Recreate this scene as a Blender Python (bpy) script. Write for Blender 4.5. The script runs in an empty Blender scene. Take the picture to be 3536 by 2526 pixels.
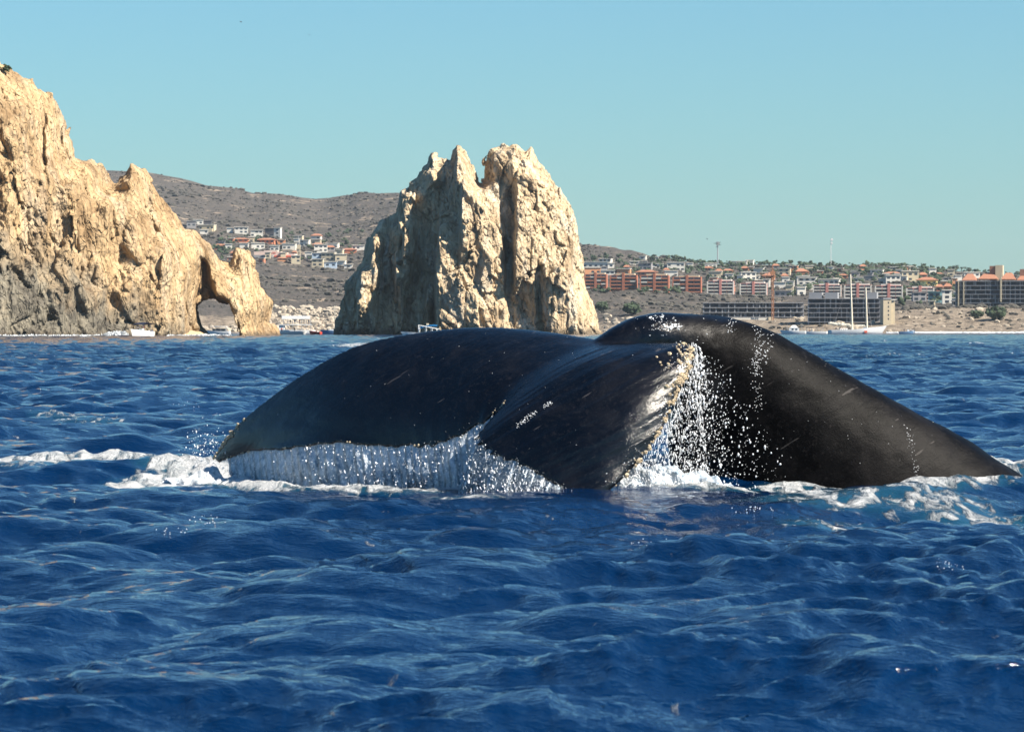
import bpy, bmesh, math, random
import numpy as np
from mathutils import Vector, Matrix

random.seed(7); RNG = np.random.default_rng(7)
scene = bpy.context.scene
COL = scene.collection

# ------------------------------------------------------------------ camera, sky, sun, exposure
F = 13430.0          # focal length in photograph pixels
HZ = 1143.0          # eye level row in the photograph
EYE = 1.2            # eye height above the sea, metres
cam_d = bpy.data.cameras.new('camera'); cam = bpy.data.objects.new('camera', cam_d); COL.objects.link(cam)
cam_d.sensor_width = 36.0; cam_d.lens = 36.0 * F / 3536.0
cam_d.clip_start = 0.5; cam_d.clip_end = 60000
cam.location = (0, 0, EYE)
cam.rotation_euler = (math.radians(90) - math.atan((1263 - HZ) / F), 0, 0)
cam_d.dof.use_dof = True; cam_d.dof.focus_distance = 52.0; cam_d.dof.aperture_fstop = 16.0
scene.camera = cam

SUN_EL, SUN_AZ = math.radians(43), math.radians(113)      # azimuth clockwise from the view direction
sun_dir = Vector((math.cos(SUN_EL) * math.sin(SUN_AZ), math.cos(SUN_EL) * math.cos(SUN_AZ), math.sin(SUN_EL)))
world = bpy.data.worlds.new('World'); scene.world = world; world.use_nodes = True
wn, wl = world.node_tree.nodes, world.node_tree.links
sky = wn.new('ShaderNodeTexSky'); sky.sky_type = 'NISHITA'; sky.sun_disc = False
sky.sun_elevation = SUN_EL; sky.sun_rotation = SUN_AZ
sky.altitude = 0; sky.air_density = 1.15; sky.dust_density = 0.3; sky.ozone_density = 6.0
tint = wn.new('ShaderNodeMix'); tint.data_type = 'RGBA'; tint.blend_type = 'MULTIPLY'
tint.inputs['Factor'].default_value = 1.0
tint.inputs['B'].default_value = (0.62, 0.93, 1.04, 1)
bgn = wn['Background']; bgn.inputs['Strength'].default_value = 0.05
wl.new(sky.outputs[0], tint.inputs['A']); wl.new(tint.outputs['Result'], bgn.inputs['Color'])

sun_l = bpy.data.lights.new('sun', 'SUN'); sun_l.energy = 5.0; sun_l.angle = math.radians(0.53); sun_l.color = (1.0, 0.91, 0.775)
sun_o = bpy.data.objects.new('sun', sun_l); COL.objects.link(sun_o)
sun_o.rotation_euler = sun_dir.to_track_quat('Z', 'Y').to_euler()

vs = scene.view_settings
vs.view_transform = 'Standard'; vs.look = 'None'; vs.exposure = 1.3; vs.gamma = 1.0; vs.use_curve_mapping = False
cy = scene.cycles
cy.max_bounces = 6; cy.diffuse_bounces = 2; cy.glossy_bounces = 3; cy.transmission_bounces = 4
cy.transparent_max_bounces = 12; cy.volume_bounces = 0; cy.sample_clamp_indirect = 6.0; cy.caustics_reflective = False; cy.caustics_refractive = False

# ------------------------------------------------------------------ helpers
def at(px, py, Y):
    """point seen at photograph pixel (px, py) that lies Y metres out"""
    return Vector(((px - 1768) / F * Y, Y, EYE + (HZ - py) / F * Y))

def tag(o, label=None, cat=None, group=None, kind=None):
    if label: o['label'] = label
    if cat: o['category'] = cat
    if group: o['group'] = group
    if kind: o['kind'] = kind
    return o

def link(o, parent=None):
    COL.objects.link(o)
    if parent: o.parent = parent
    return o

def np_mesh(name, verts, faces, mat=None, smooth=True):
    verts = np.ascontiguousarray(verts, np.float32); faces = np.ascontiguousarray(faces, np.int32)
    n, k = faces.shape
    me = bpy.data.meshes.new(name)
    me.vertices.add(len(verts)); me.vertices.foreach_set('co', verts.ravel())
    me.loops.add(n * k); me.loops.foreach_set('vertex_index', faces.ravel())
    me.polygons.add(n); me.polygons.foreach_set('loop_start', np.arange(0, n * k, k, dtype=np.int32))
    me.polygons.foreach_set('use_smooth', np.full(n, smooth))
    me.update(calc_edges=True)
    if mat: me.materials.append(mat)
    return me

def obj(name, me, parent=None, loc=None, rot=None, scale=None):
    o = bpy.data.objects.new(name, me); link(o, parent)
    if loc is not None: o.location = loc
    if rot is not None: o.rotation_euler = rot
    if scale is not None: o.scale = scale
    return o

def empty(name, loc, rz=0.0):
    o = bpy.data.objects.new(name, None); link(o); o.location = loc; o.rotation_euler = (0, 0, rz); o.empty_display_size = 0.2
    return o

# --- noise
def _h(ix, iy, iz, seed):
    h = (ix.astype(np.int64) * 374761393 + iy.astype(np.int64) * 668265263 + iz.astype(np.int64) * 1274126177 + seed * 974634777) & 0xFFFFFFFF
    h = ((h ^ (h >> 13)) * 1274126177) & 0xFFFFFFFF
    h = ((h ^ (h >> 16)) * 2246822519) & 0xFFFFFFFF
    return ((h ^ (h >> 15)) & 0xFFFFFF).astype(np.float32) / 16777215.0

def vnoise(x, y, z, seed=0):
    ix, iy, iz = np.floor(x), np.floor(y), np.floor(z)
    fx, fy, fz = x - ix, y - iy, z - iz
    ix, iy, iz = ix.astype(np.int64), iy.astype(np.int64), iz.astype(np.int64)
    fx, fy, fz = fx * fx * (3 - 2 * fx), fy * fy * (3 - 2 * fy), fz * fz * (3 - 2 * fz)
    r = 0
    for a in (0, 1):
        wx = fx if a else 1 - fx
        for b in (0, 1):
            wy = fy if b else 1 - fy
            for c in (0, 1):
                wz = fz if c else 1 - fz
                r = r + wx * wy * wz * _h(ix + a, iy + b, iz + c, seed)
    return r * 2 - 1

def fbm(x, y, z, seed=0, oct=4, gain=0.5):
    r, a = 0, 1.0
    for o in range(oct):
        r = r + a * vnoise(x, y, z, seed + o * 17); a *= gain
        x, y, z = x * 2.03 + 3.1, y * 2.03 + 1.7, z * 2.03 + 5.3
    return r

def _h64(ix, iy, iz, seed):
    h = (ix * np.int64(73856093)) ^ (iy * np.int64(19349663)) ^ (iz * np.int64(83492791)) ^ np.int64(seed * 2654435761 % (1 << 31))
    h = (h ^ (h >> 13)) * np.int64(0x5851F42D4C957F2D); h = (h ^ (h >> 29)) * np.int64(0x14057B7EF767814F)
    return h ^ (h >> 32)

def worley(x, y, z, seed=0):
    """nearest and second distance, a random number per cell, and a random tilted plane per cell"""
    ix, iy, iz = np.floor(x).astype(np.int64), np.floor(y).astype(np.int64), np.floor(z).astype(np.int64)
    x, y, z = x.astype(np.float32), y.astype(np.float32), z.astype(np.float32)
    f1 = np.full(x.shape, 9.0, np.float32); f2 = f1.copy(); hb = np.zeros(x.shape, np.int64); bx = np.zeros_like(x); by = bx.copy(); bz = bx.copy()
    for a in (-1, 0, 1):
        for b in (-1, 0, 1):
            for c in (-1, 0, 1):
                jx, jy, jz = ix + a, iy + b, iz + c
                h = _h64(jx, jy, jz, seed)
                dx = x - jx - (h & 1023).astype(np.float32) / 1023; dy = y - jy - ((h >> 10) & 1023).astype(np.float32) / 1023; dz = z - jz - ((h >> 20) & 1023).astype(np.float32) / 1023
                d = dx * dx + dy * dy + dz * dz
                m = d < f1
                f2 = np.where(m, f1, np.minimum(f2, d)); f1 = np.where(m, d, f1)
                hb[m] = h[m]; bx[m] = dx[m]; by[m] = dy[m]; bz[m] = dz[m]
    def u(k): return ((hb >> k) & 255).astype(np.float32) / 255
    tilt = bx * (u(32) - 0.5) + by * (u(40) - 0.5) + bz * (u(48) - 0.5)
    return np.sqrt(f1), np.sqrt(f2), u(24), tilt

def smooth01(t):
    t = np.clip(t, 0, 1); return t * t * (3 - 2 * t)

def sd_poly(x, z, poly):
    """signed distance to a closed polygon, positive inside"""
    P = np.asarray(poly, float); Q = np.roll(P, -1, 0)
    d = np.full(x.shape, 1e18); ins = np.zeros(x.shape, bool)
    for (ax, az), (bx, bz) in zip(P, Q):
        ex, ez = bx - ax, bz - az
        t = np.clip(((x - ax) * ex + (z - az) * ez) / (ex * ex + ez * ez + 1e-12), 0, 1)
        d = np.minimum(d, (x - ax - t * ex) ** 2 + (z - az - t * ez) ** 2)
        c = ((az <= z) & (bz > z)) | ((bz <= z) & (az > z))
        ins ^= c & (x < ax + (z - az) / (bz - az + 1e-18) * ex)
    d = np.sqrt(d)
    return np.where(ins, d, -d)

def surface_nets(V, origin, h):
    """mesh of the zero level of V (negative inside) on a regular grid"""
    nx, ny, nz = V.shape
    S = V < 0
    cnt = np.zeros((nx - 1, ny - 1, nz - 1), np.int8)
    for a in (0, 1):
        for b in (0, 1):
            for c in (0, 1):
                cnt += S[a:nx - 1 + a, b:ny - 1 + b, c:nz - 1 + c]
    act = (cnt > 0) & (cnt < 8)
    idx = np.full(act.shape, -1, np.int32); ci, cj, ck = np.nonzero(act); n = len(ci)
    idx[ci, cj, ck] = np.arange(n)
    acc = np.zeros((n, 3)); num = np.zeros(n)
    corners = [(a, b, c) for a in (0, 1) for b in (0, 1) for c in (0, 1)]
    for p in corners:
        for ax in range(3):
            if p[ax]: continue
            q = list(p); q[ax] = 1
            v0 = V[ci + p[0], cj + p[1], ck + p[2]]; v1 = V[ci + q[0], cj + q[1], ck + q[2]]
            m = (v0 < 0) != (v1 < 0)
            t = np.where(m, v0 / np.where(m, v0 - v1, 1), 0)
            pt = np.array(p, float)[None, :].repeat(n, 0); pt[:, ax] += t
            acc += pt * m[:, None]; num += m
    verts = (np.stack([ci, cj, ck], 1) + acc / num[:, None]) * h + np.array(origin)
    faces = []
    for ax in range(3):
        sl0 = [slice(None)] * 3; sl1 = [slice(None)] * 3
        sl0[ax] = slice(0, -1); sl1[ax] = slice(1, None)
        o1, o2 = [(1, 2), (2, 0), (0, 1)][ax]
        A, B = S[tuple(sl0)], S[tuple(sl1)]
        e = np.nonzero(A != B); e = np.stack(e, 1); fl = A[tuple(e.T)]
        ok = (e[:, o1] > 0) & (e[:, o2] > 0) & (e[:, o1] < S.shape[o1] - 1) & (e[:, o2] < S.shape[o2] - 1)
        e, fl = e[ok], fl[ok]
        def cell(d1, d2):
            c = e.copy(); c[:, o1] += d1; c[:, o2] += d2
            return idx[c[:, 0], c[:, 1], c[:, 2]]
        q = np.stack([cell(-1, -1), cell(0, -1), cell(0, 0), cell(-1, 0)], 1)
        q[~fl] = q[~fl][:, ::-1]
        faces.append(q)
    return verts, np.concatenate(faces)

def cspline(t, P, tq):
    """natural cubic spline through P at parameters t"""
    t = np.asarray(t, float); P = np.asarray(P, float); n = len(t); h = np.diff(t)
    A = np.eye(n); R = np.zeros((n, P.shape[1]))
    for i in range(1, n - 1):
        A[i, i - 1] = h[i - 1]; A[i, i] = 2 * (h[i - 1] + h[i]); A[i, i + 1] = h[i]
        R[i] = 6 * ((P[i + 1] - P[i]) / h[i] - (P[i] - P[i - 1]) / h[i - 1])
    M = np.linalg.solve(A, R)
    k = np.clip(np.searchsorted(t, tq, side='right') - 1, 0, n - 2)
    hh = h[k][:, None]; a = (t[k + 1] - tq)[:, None]; b = (tq - t[k])[:, None]
    return M[k] * a ** 3 / (6 * hh) + M[k + 1] * b ** 3 / (6 * hh) + (P[k] / hh - M[k] * hh / 6) * a + (P[k + 1] / hh - M[k + 1] * hh / 6) * b

# --- materials
MATS = {}
def new_mat(name):
    m = bpy.data.materials.new(name); m.use_nodes = True
    return m, m.node_tree.nodes, m.node_tree.links, m.node_tree.nodes['Principled BSDF']

def plain(name, col, rough=0.8, var=0.12, scale=0.6, metallic=0.0):
    """a painted or rendered surface: one colour with faint weathering"""
    if name in MATS: return MATS[name]
    m, N, L, B = new_mat(name)
    tc = N.new('ShaderNodeTexCoord'); nz = N.new('ShaderNodeTexNoise')
    nz.inputs['Scale'].default_value = scale; nz.inputs['Detail'].default_value = 4
    geo = N.new('ShaderNodeNewGeometry'); L.new(geo.outputs['Position'], nz.inputs['Vector'])
    mx = N.new('ShaderNodeMix'); mx.data_type = 'RGBA'
    mx.inputs['A'].default_value = (*[c * (1 - var) for c in col], 1); mx.inputs['B'].default_value = (*[min(1, c * (1 + var)) for c in col], 1)
    L.new(nz.outputs['Fac'], mx.inputs['Factor']); L.new(mx.outputs['Result'], B.inputs['Base Color'])
    B.inputs['Roughness'].default_value = rough; B.inputs['Metallic'].default_value = metallic
    MATS[name] = m
    return m

def ramp(N, stops):
    r = N.new('ShaderNodeValToRGB'); e = r.color_ramp.elements
    while len(e) < len(stops): e.new(0.5)
    for el, (p, c) in zip(e, stops):
        el.position = p; el.color = (*c, 1) if len(c) == 3 else c
    return r
def mixc(N, L, fac, a, b, blend='MIX'):
    m = N.new('ShaderNodeMix'); m.data_type = 'RGBA'; m.blend_type = blend
    for s, v in (('Factor', fac), ('A', a), ('B', b)):
        if isinstance(v, (int, float)): m.inputs[s].default_value = v
        elif isinstance(v, tuple): m.inputs[s].default_value = (*v, 1)
        else: L.new(v, m.inputs[s])
    return m.outputs['Result']
def noise_n(N, L, vec, scale, detail=5, rough=0.55, dist=0.0):
    n = N.new('ShaderNodeTexNoise'); n.inputs['Scale'].default_value = scale; n.inputs['Detail'].default_value = detail
    n.inputs['Roughness'].default_value = rough; n.inputs['Distortion'].default_value = dist
    if vec is not None: L.new(vec, n.inputs['Vector'])
    return n.outputs['Fac']
def mapping(N, L, vec, sc, rot=(0, 0, 0)):
    m = N.new('ShaderNodeMapping'); m.inputs['Scale'].default_value = sc; m.inputs['Rotation'].default_value = rot
    L.new(vec, m.inputs['Vector']); return m.outputs[0]
def streak(N, L, vec, phi, sc):
    """coordinates turned about Y by phi, then stretched"""
    return mapping(N, L, mapping(N, L, vec, (1, 1, 1), (0, phi, 0)), sc)
def math_n(N, L, op, a, b=None, clamp=False):
    m = N.new('ShaderNodeMath'); m.operation = op; m.use_clamp = clamp
    for i, v in enumerate((a, b)):
        if v is None: continue
        if isinstance(v, (int, float)): m.inputs[i].default_value = v
        else: L.new(v, m.inputs[i])
    return m.outputs[0]
def maprange(N, L, v, a, b, c=0.0, d=1.0):
    m = N.new('ShaderNodeMapRange'); L.new(v, m.inputs[0])
    for i, x in enumerate((a, b, c, d)): m.inputs[i + 1].default_value = x
    return m.outputs[0]
def bump(N, L, h, strength, dist, B, normal=None):
    b = N.new('ShaderNodeBump'); b.inputs['Strength'].default_value = strength; b.inputs['Distance'].default_value = dist
    L.new(h, b.inputs['Height'])
    if normal is not None: L.new(normal, b.inputs['Normal'])
    if B is not None: L.new(b.outputs[0], B.inputs['Normal'])
    return b.outputs[0]

# ------------------------------------------------------------------ the sea
def ocean_tile(N, size, lam_lo, lam_hi, Lp, wind, power, rms, seed):
    k1 = 2 * np.pi * np.fft.fftfreq(N, size / N)
    KX, KY = np.meshgrid(k1, k1, indexing='ij'); K = np.hypot(KX, KY); K[0, 0] = 1e-6
    cs = (KX * math.cos(wind) + KY * math.sin(wind)) / K
    P = np.exp(-1 / (K * Lp) ** 2) / K ** 4 * (0.06 + 0.94 * np.abs(cs) ** power) * (K < 2 * np.pi / lam_lo) * (K > 2 * np.pi / lam_hi)
    P[0, 0] = 0
    r = np.random.default_rng(seed)
    H = (r.normal(size=K.shape) + 1j * r.normal(size=K.shape)) * np.sqrt(P)
    h = np.fft.ifft2(H).real; s = rms / h.std()
    dx = np.fft.ifft2(-1j * KX / K * H).real * s; dy = np.fft.ifft2(-1j * KY / K * H).real * s
    return (h * s, dx, dy, size, N)
def sample_tile(T, x, y, rot):
    h, dx, dy, size, N = T; c, s = math.cos(rot), math.sin(rot)
    u = ((x * c + y * s) / size * N) % N; v = ((-x * s + y * c) / size * N) % N
    i, j = np.floor(u).astype(int), np.floor(v).astype(int); fu, fv = u - i, v - j
    i %= N; j %= N
    i2, j2 = (i + 1) % N, (j + 1) % N
    def g(A): return (A[i, j] * (1 - fu) + A[i2, j] * fu) * (1 - fv) + (A[i, j2] * (1 - fu) + A[i2, j2] * fu) * fv
    a, b = g(dx), g(dy)
    return g(h), a * c - b * s, a * s + b * c

WIND = math.radians(-78)
T_long = ocean_tile(256, 83.0, 5.0, 40.0, 2.0, WIND, 3, 0.045, 3)
T_mid = ocean_tile(512, 29.0, 0.18, 6.0, 0.50, WIND + 0.25, 2.6, 0.058, 11)
T_fine = ocean_tile(256, 5.3, 0.05, 0.40, 0.5, WIND - 0.3, 1.3, 0.0100, 5)

T_chop = ocean_tile(512, 11.3, 0.12, 1.7, 0.30, WIND + 0.1, 2.2, 0.026, 23)
rs = [2.0]
while rs[-1] < 9000:
    r = rs[-1]
    rs.append(r * (1.02 if r < 8 else 1.0026 if r < 330 else 1.006 if r < 1200 else 1.10))
rs = np.array(rs)
fine = np.arange(-0.175, 0.1751, 0.00130)
coarse = np.linspace(0.175, 2 * math.pi - 0.175, 74)[1:-1]
ang = np.concatenate([fine, coarse])
R, A = np.meshgrid(rs, ang, indexing='ij')
SX, SY = R * np.sin(A), R * np.cos(A)
damp = np.where(np.abs(np.arctan2(np.sin(A), np.cos(A))) < 0.18, 1.0, 0.5)
def sea_height(x, y):
    r = np.hypot(x, y)
    h1, a1, b1 = sample_tile(T_long, x, y, 0.35)
    h2, a2, b2 = sample_tile(T_mid, x, y, 0.0)
    h2b, a2b, b2b = sample_tile(T_mid, x * 0.62 + 7.3, y * 0.62 - 3.1, 0.9)
    h3, a3, b3 = sample_tile(T_fine, x, y, 0.2)
    h4, a4, b4 = sample_tile(T_chop, x, y, -0.15); f4 = np.clip(1.5 - r / 160, 0.25, 1)
    gust = 1 + 0.55 * vnoise(x / 4.5, y / 9.0, x * 0, 77) + 0.25 * vnoise(x / 1.7, y / 3.1, x * 0, 78)
    f3 = np.clip(1.4 - r / 70, 0, 1) * gust; f4 = f4 * gust
    w1 = 0.85 * (1 + 0.45 * smooth01((r - 50) / 120)); w2 = 0.6 * (1 + 0.45 * smooth01((r - 50) / 120))
    h = h1 + w1 * h2 + w2 * h2b + h3 * f3 + h4 * f4
    return h, a1 + w1 * a2 + w2 * a2b + a3 * f3 + a4 * f4, b1 + w1 * b2 + w2 * b2b + b3 * f3 + b4 * f4
H0, DX, DY = sea_height(SX, SY)

def seaY(py): return EYE * F / (py - HZ)
def sea_pt(px, py):
    Y = seaY(py); return ((px - 1768) / F * Y, Y)
def seg_dist(x, y, pts):
    d = np.full(x.shape, 1e9)
    for (ax, ay), (bx, by) in zip(pts[:-1], pts[1:]):
        ex, ey = bx - ax, by - ay
        t = np.clip(((x - ax) * ex + (y - ay) * ey) / (ex * ex + ey * ey + 1e-9), 0, 1)
        d = np.minimum(d, np.hypot(x - ax - t * ex, y - ay - t * ey))
    return d
# foam: strips of churned water, each a line on the sea with a half width in metres
foam = np.zeros_like(H0); lift = np.zeros_like(H0); churn = np.zeros_like(H0)
near = (R > 18) & (R < 60) & (np.abs(A) < 0.18)
nx_, ny_ = SX[near], SY[near]
fo = np.zeros_like(nx_); li = np.zeros_like(nx_); ch = np.zeros_like(nx_)
FOAM = [  # (photograph points on the sea, half width, strength, lift, churn)
    ([(-200, 1618), (60, 1622), (210, 1612), (345, 1618)], 1.0, 0.78, 0.03, 0.02),
    ([(455, 1652), (600, 1640), (720, 1648), (830, 1668), (960, 1690), (1150, 1704), (1300, 1706)], 0.55, 0.92, 0.05, 0.03),
    ([(650, 1630), (760, 1635)], 0.7, 0.95, 0.07, 0.05),
    ([(1300, 1704), (1600, 1702), (1960, 1702), (2300, 1706), (2480, 1708)], 0.28, 0.85, 0.02, 0.02),
    ([(2640, 1700), (2800, 1682), (3000, 1690), (3200, 1702), (3340, 1690), (3536, 1640)], 0.42, 0.8, 0.03, 0.02),
    ([(2800, 1735), (2950, 1720), (3150, 1728), (3420, 1745)], 0.85, 0.58, 0.0, 0.01),
    ([(2900, 1770), (3050, 1780), (3450, 1772)], 0.8, 0.52, 0.0, 0.01),
    ([(2740, 1800), (2900, 1808), (3020, 1800)], 0.25, 0.6, 0.0, 0.0),
    ([(1420, 1742), (1600, 1728), (1790, 1745)], 0.3, 0.50, 0.0, 0.0),
    ([(2080, 1890), (2260, 1870), (2420, 1880)], 0.16, 0.5, 0.0, 0.0),
    ([(0, 1450), (150, 1455), (330, 1480)], 0.7, 0.38, 0.0, 0.0),
]
for pts, w, s, l, c in FOAM:
    d = seg_dist(nx_, ny_, [sea_pt(*p) for p in pts])
    g = smooth01(1 - d / w); fo = np.maximum(fo, s * smooth01(1.25 * (1 - d / w))); li = np.maximum(li, l * g); ch = np.maximum(ch, c * g)
# a low swell in front of the tail that hides its foot, and the hump pushed up by the body
d = seg_dist(nx_, ny_, [(-1.2, 27.75), (0.4, 27.7), (2.0, 27.8)]); li += 0.0 * d
d = seg_dist(nx_, ny_, [(2.4, 29.0), (4.2, 29.3)]); li += 0.015 * np.exp(-(d / 0.5) ** 2)
ch_n = fbm(nx_ * 9, ny_ * 9, nx_ * 0, 5, 3)
li += ch * (ch_n + 0.4) * 1.2
foam[near] = fo; lift[near] = li
# whitecaps: scattered flecks where the chop is steepest
crest = np.clip((H0 - 0.19) / 0.09, 0, 1) * (R > 40) * (R < 700) * np.clip(vnoise(SX * 0.05, SY * 0.05, SX * 0, 9) * 2 - 0.6, 0, 1)
foam = np.maximum(foam, 0.75 * crest)
# wake streak and surf
far = R > 45
for pts, w, s in (([(1190, 1203), (1255, 1187)], 2.2, 0.8), ([(985, 1170), (1010, 1169)], 1.0, 0.7)):
    pp = [sea_pt(*p) for p in pts]
    foam = np.maximum(foam, s * smooth01(1 - seg_dist(SX, SY, pp) / w))
calm = 1 - 0.6 * np.exp(-((SX + 0.1) / 2.6) ** 4 - ((SY - 28.2) / 1.7) ** 4)
low = 0.92 + 0.08 * smooth01((R - 24) / 45)
DX *= low; DY *= low
SZ = (H0 * calm * low + lift) * damp
CH = 1.25
CHF = np.full_like(SZ, CH); nf = len(fine)
for it in range(6):                                # relax crests that would fold over
    Vt = np.stack([SX + DX * CHF * damp, SY + DY * CHF * damp, SZ], -1)[:, :nf]
    nn = np.cross(np.gradient(Vt, axis=1), np.gradient(Vt, axis=0)); nz = np.abs(nn[..., 2]) / (np.linalg.norm(nn, axis=-1) + 1e-12) * np.sign(nn[..., 2])
    bad = (nz < 0.86).astype(float)
    for k in range(3): bad = np.maximum(bad, 0.8 * (np.roll(bad, 1, 0) + np.roll(bad, -1, 0) + np.roll(bad, 1, 1) + np.roll(bad, -1, 1)) / 2).clip(0, 1)
    CHF[:, :nf] *= 1 - 0.35 * bad; SZ[:, :nf] *= 1 - 0.10 * bad
V_SEA = V = np.stack([SX + DX * CHF * damp, SY + DY * CHF * damp, SZ], -1)
nr, na = R.shape
vid = np.arange(nr * na).reshape(nr, na)
nxt = np.roll(vid, -1, 1)
faces = np.stack([vid[:-1], nxt[:-1], nxt[1:], vid[1:]], -1).reshape(-1, 4)[:, ::-1]

m_sea, N, L, B = new_mat('sea_water')
geo = N.new('ShaderNodeNewGeometry'); pos = geo.outputs['Position']
att = N.new('ShaderNodeAttribute'); att.attribute_name = 'foam'
patch = noise_n(N, L, pos, 0.12, 3)
deep = mixc(N, L, maprange(N, L, patch, 0.35, 0.65), (0.0002, 0.0085, 0.034), (0.0004, 0.0120, 0.046))
f_n = noise_n(N, L, mapping(N, L, pos, (2.0, 0.75, 1.0)), 3.0, 7, 0.66, 0.8)
f_m = math_n(N, L, 'ADD', att.outputs['Fac'], maprange(N, L, f_n, 0.25, 0.75, -0.72, 0.45))
lace = N.new('ShaderNodeTexVoronoi'); lace.inputs['Scale'].default_value = 6.0
lw = N.new('ShaderNodeVectorMath'); lw.operation = 'MULTIPLY_ADD'; ln = N.new('ShaderNodeTexNoise'); ln.inputs['Scale'].default_value = 5.0; ln.inputs['Detail'].default_value = 4; L.new(pos, ln.inputs['Vector']); L.new(ln.outputs['Color'], lw.inputs[0]); lw.inputs[1].default_value = (.25, .25, .25)
L.new(mapping(N, L, pos, (1.3, 0.7, 1)), lw.inputs[2]); L.new(lw.outputs[0], lace.inputs['Vector'])
f_m = math_n(N, L, 'ADD', f_m, maprange(N, L, lace.outputs['Distance'], 0.15, 0.75, -0.22, 0.14))
fmask = maprange(N, L, f_m, 0.34, 0.74)
# thin aerated water round the foam
aer = maprange(N, L, math_n(N, L, 'ADD', att.outputs['Fac'], maprange(N, L, f_n, 0.2, 0.8, -0.25, 0.25)), 0.1, 0.9, 0.0, 0.42)
body = mixc(N, L, aer, deep, (0.03, 0.15, 0.20))
foam_c = mixc(N, L, maprange(N, L, noise_n(N, L, pos, 9, 6, 0.7), 0.32, 0.6), (0.36, 0.40, 0.43), (0.70, 0.71, 0.72))
col = mixc(N, L, fmask, body, foam_c)
L.new(col, B.inputs['Base Color'])
L.new(maprange(N, L, fmask, 0, 1, 0.045, 0.75), B.inputs['Roughness'])
B.inputs['IOR'].default_value = 1.333
sub = N.new('ShaderNodeAttribute'); sub.attribute_name = 'subgrid'
b0 = N.new('ShaderNodeBump'); L.new(sub.outputs['Fac'], b0.inputs['Strength']); b0.inputs['Distance'].default_value = 0.50
L.new(noise_n(N, L, mapping(N, L, pos, (0.7, 1.2, 1.0), (0, 0, 0.25)), 1.3, 6, 0.65), b0.inputs['Height'])
rn = N.new('ShaderNodeTexNoise'); rn.noise_type = 'RIDGED_MULTIFRACTAL'; rn.normalize = True
rn.inputs['Scale'].default_value = 2.6; rn.inputs['Detail'].default_value = 5; rn.inputs['Roughness'].default_value = 0.6; rn.inputs['Distortion'].default_value = 0.5
L.new(mapping(N, L, pos, (0.8, 1.7, 1.0), (0, 0, 0.2)), rn.inputs['Vector'])
br = bump(N, L, rn.outputs['Fac'], 0.45, 0.05, None, b0.outputs[0])
b1 = bump(N, L, noise_n(N, L, mapping(N, L, pos, (1.0, 1.6, 1.0), (0, 0, 0.25)), 9.0, 4, 0.6), 0.6, 0.028, None, br)
b2 = bump(N, L, noise_n(N, L, mapping(N, L, pos, (0.8, 1.4, 1)), 34.0, 2, 0.5), 0.6, 0.012, None, b1)
fb = N.new('ShaderNodeMath'); fb.operation = 'MULTIPLY'; L.new(noise_n(N, L, pos, 14, 6, 0.75), fb.inputs[0]); L.new(fmask, fb.inputs[1])
bump(N, L, fb.outputs[0], 1.0, 0.10, B, b2)
sea_me = np_mesh('sea', V.reshape(-1, 3), faces, m_sea)
a_ = sea_me.attributes.new('foam', 'FLOAT', 'POINT'); a_.data.foreach_set('value', np.ascontiguousarray(foam.ravel(), np.float32))
a_ = sea_me.attributes.new('subgrid', 'FLOAT', 'POINT'); a_.data.foreach_set('value', np.ascontiguousarray((smooth01((R - 40) / 160)).ravel(), np.float32))
sea = tag(obj('sea', sea_me), kind='structure', label='deep blue choppy sea with foam round the whale', cat='sea')

# ------------------------------------------------------------------ coast: hills behind the bay
RIDGE = np.array([(-2500, 640), (-900, 610), (0, 585), (381, 588), (513, 596), (622, 614), (716, 638), (809, 646), (871, 661), (964, 666), (1089, 684), (1136, 684),
                  (1244, 669), (1369, 666), (1500, 680), (1700, 745), (1900, 822), (2014, 851), (2116, 856), (2180, 862), (2240, 879), (2333, 894), (2427, 910), (2645, 914),
                  (2956, 914), (3120, 920), (3267, 934), (3536, 952), (4000, 960), (6000, 985)], float)
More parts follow.
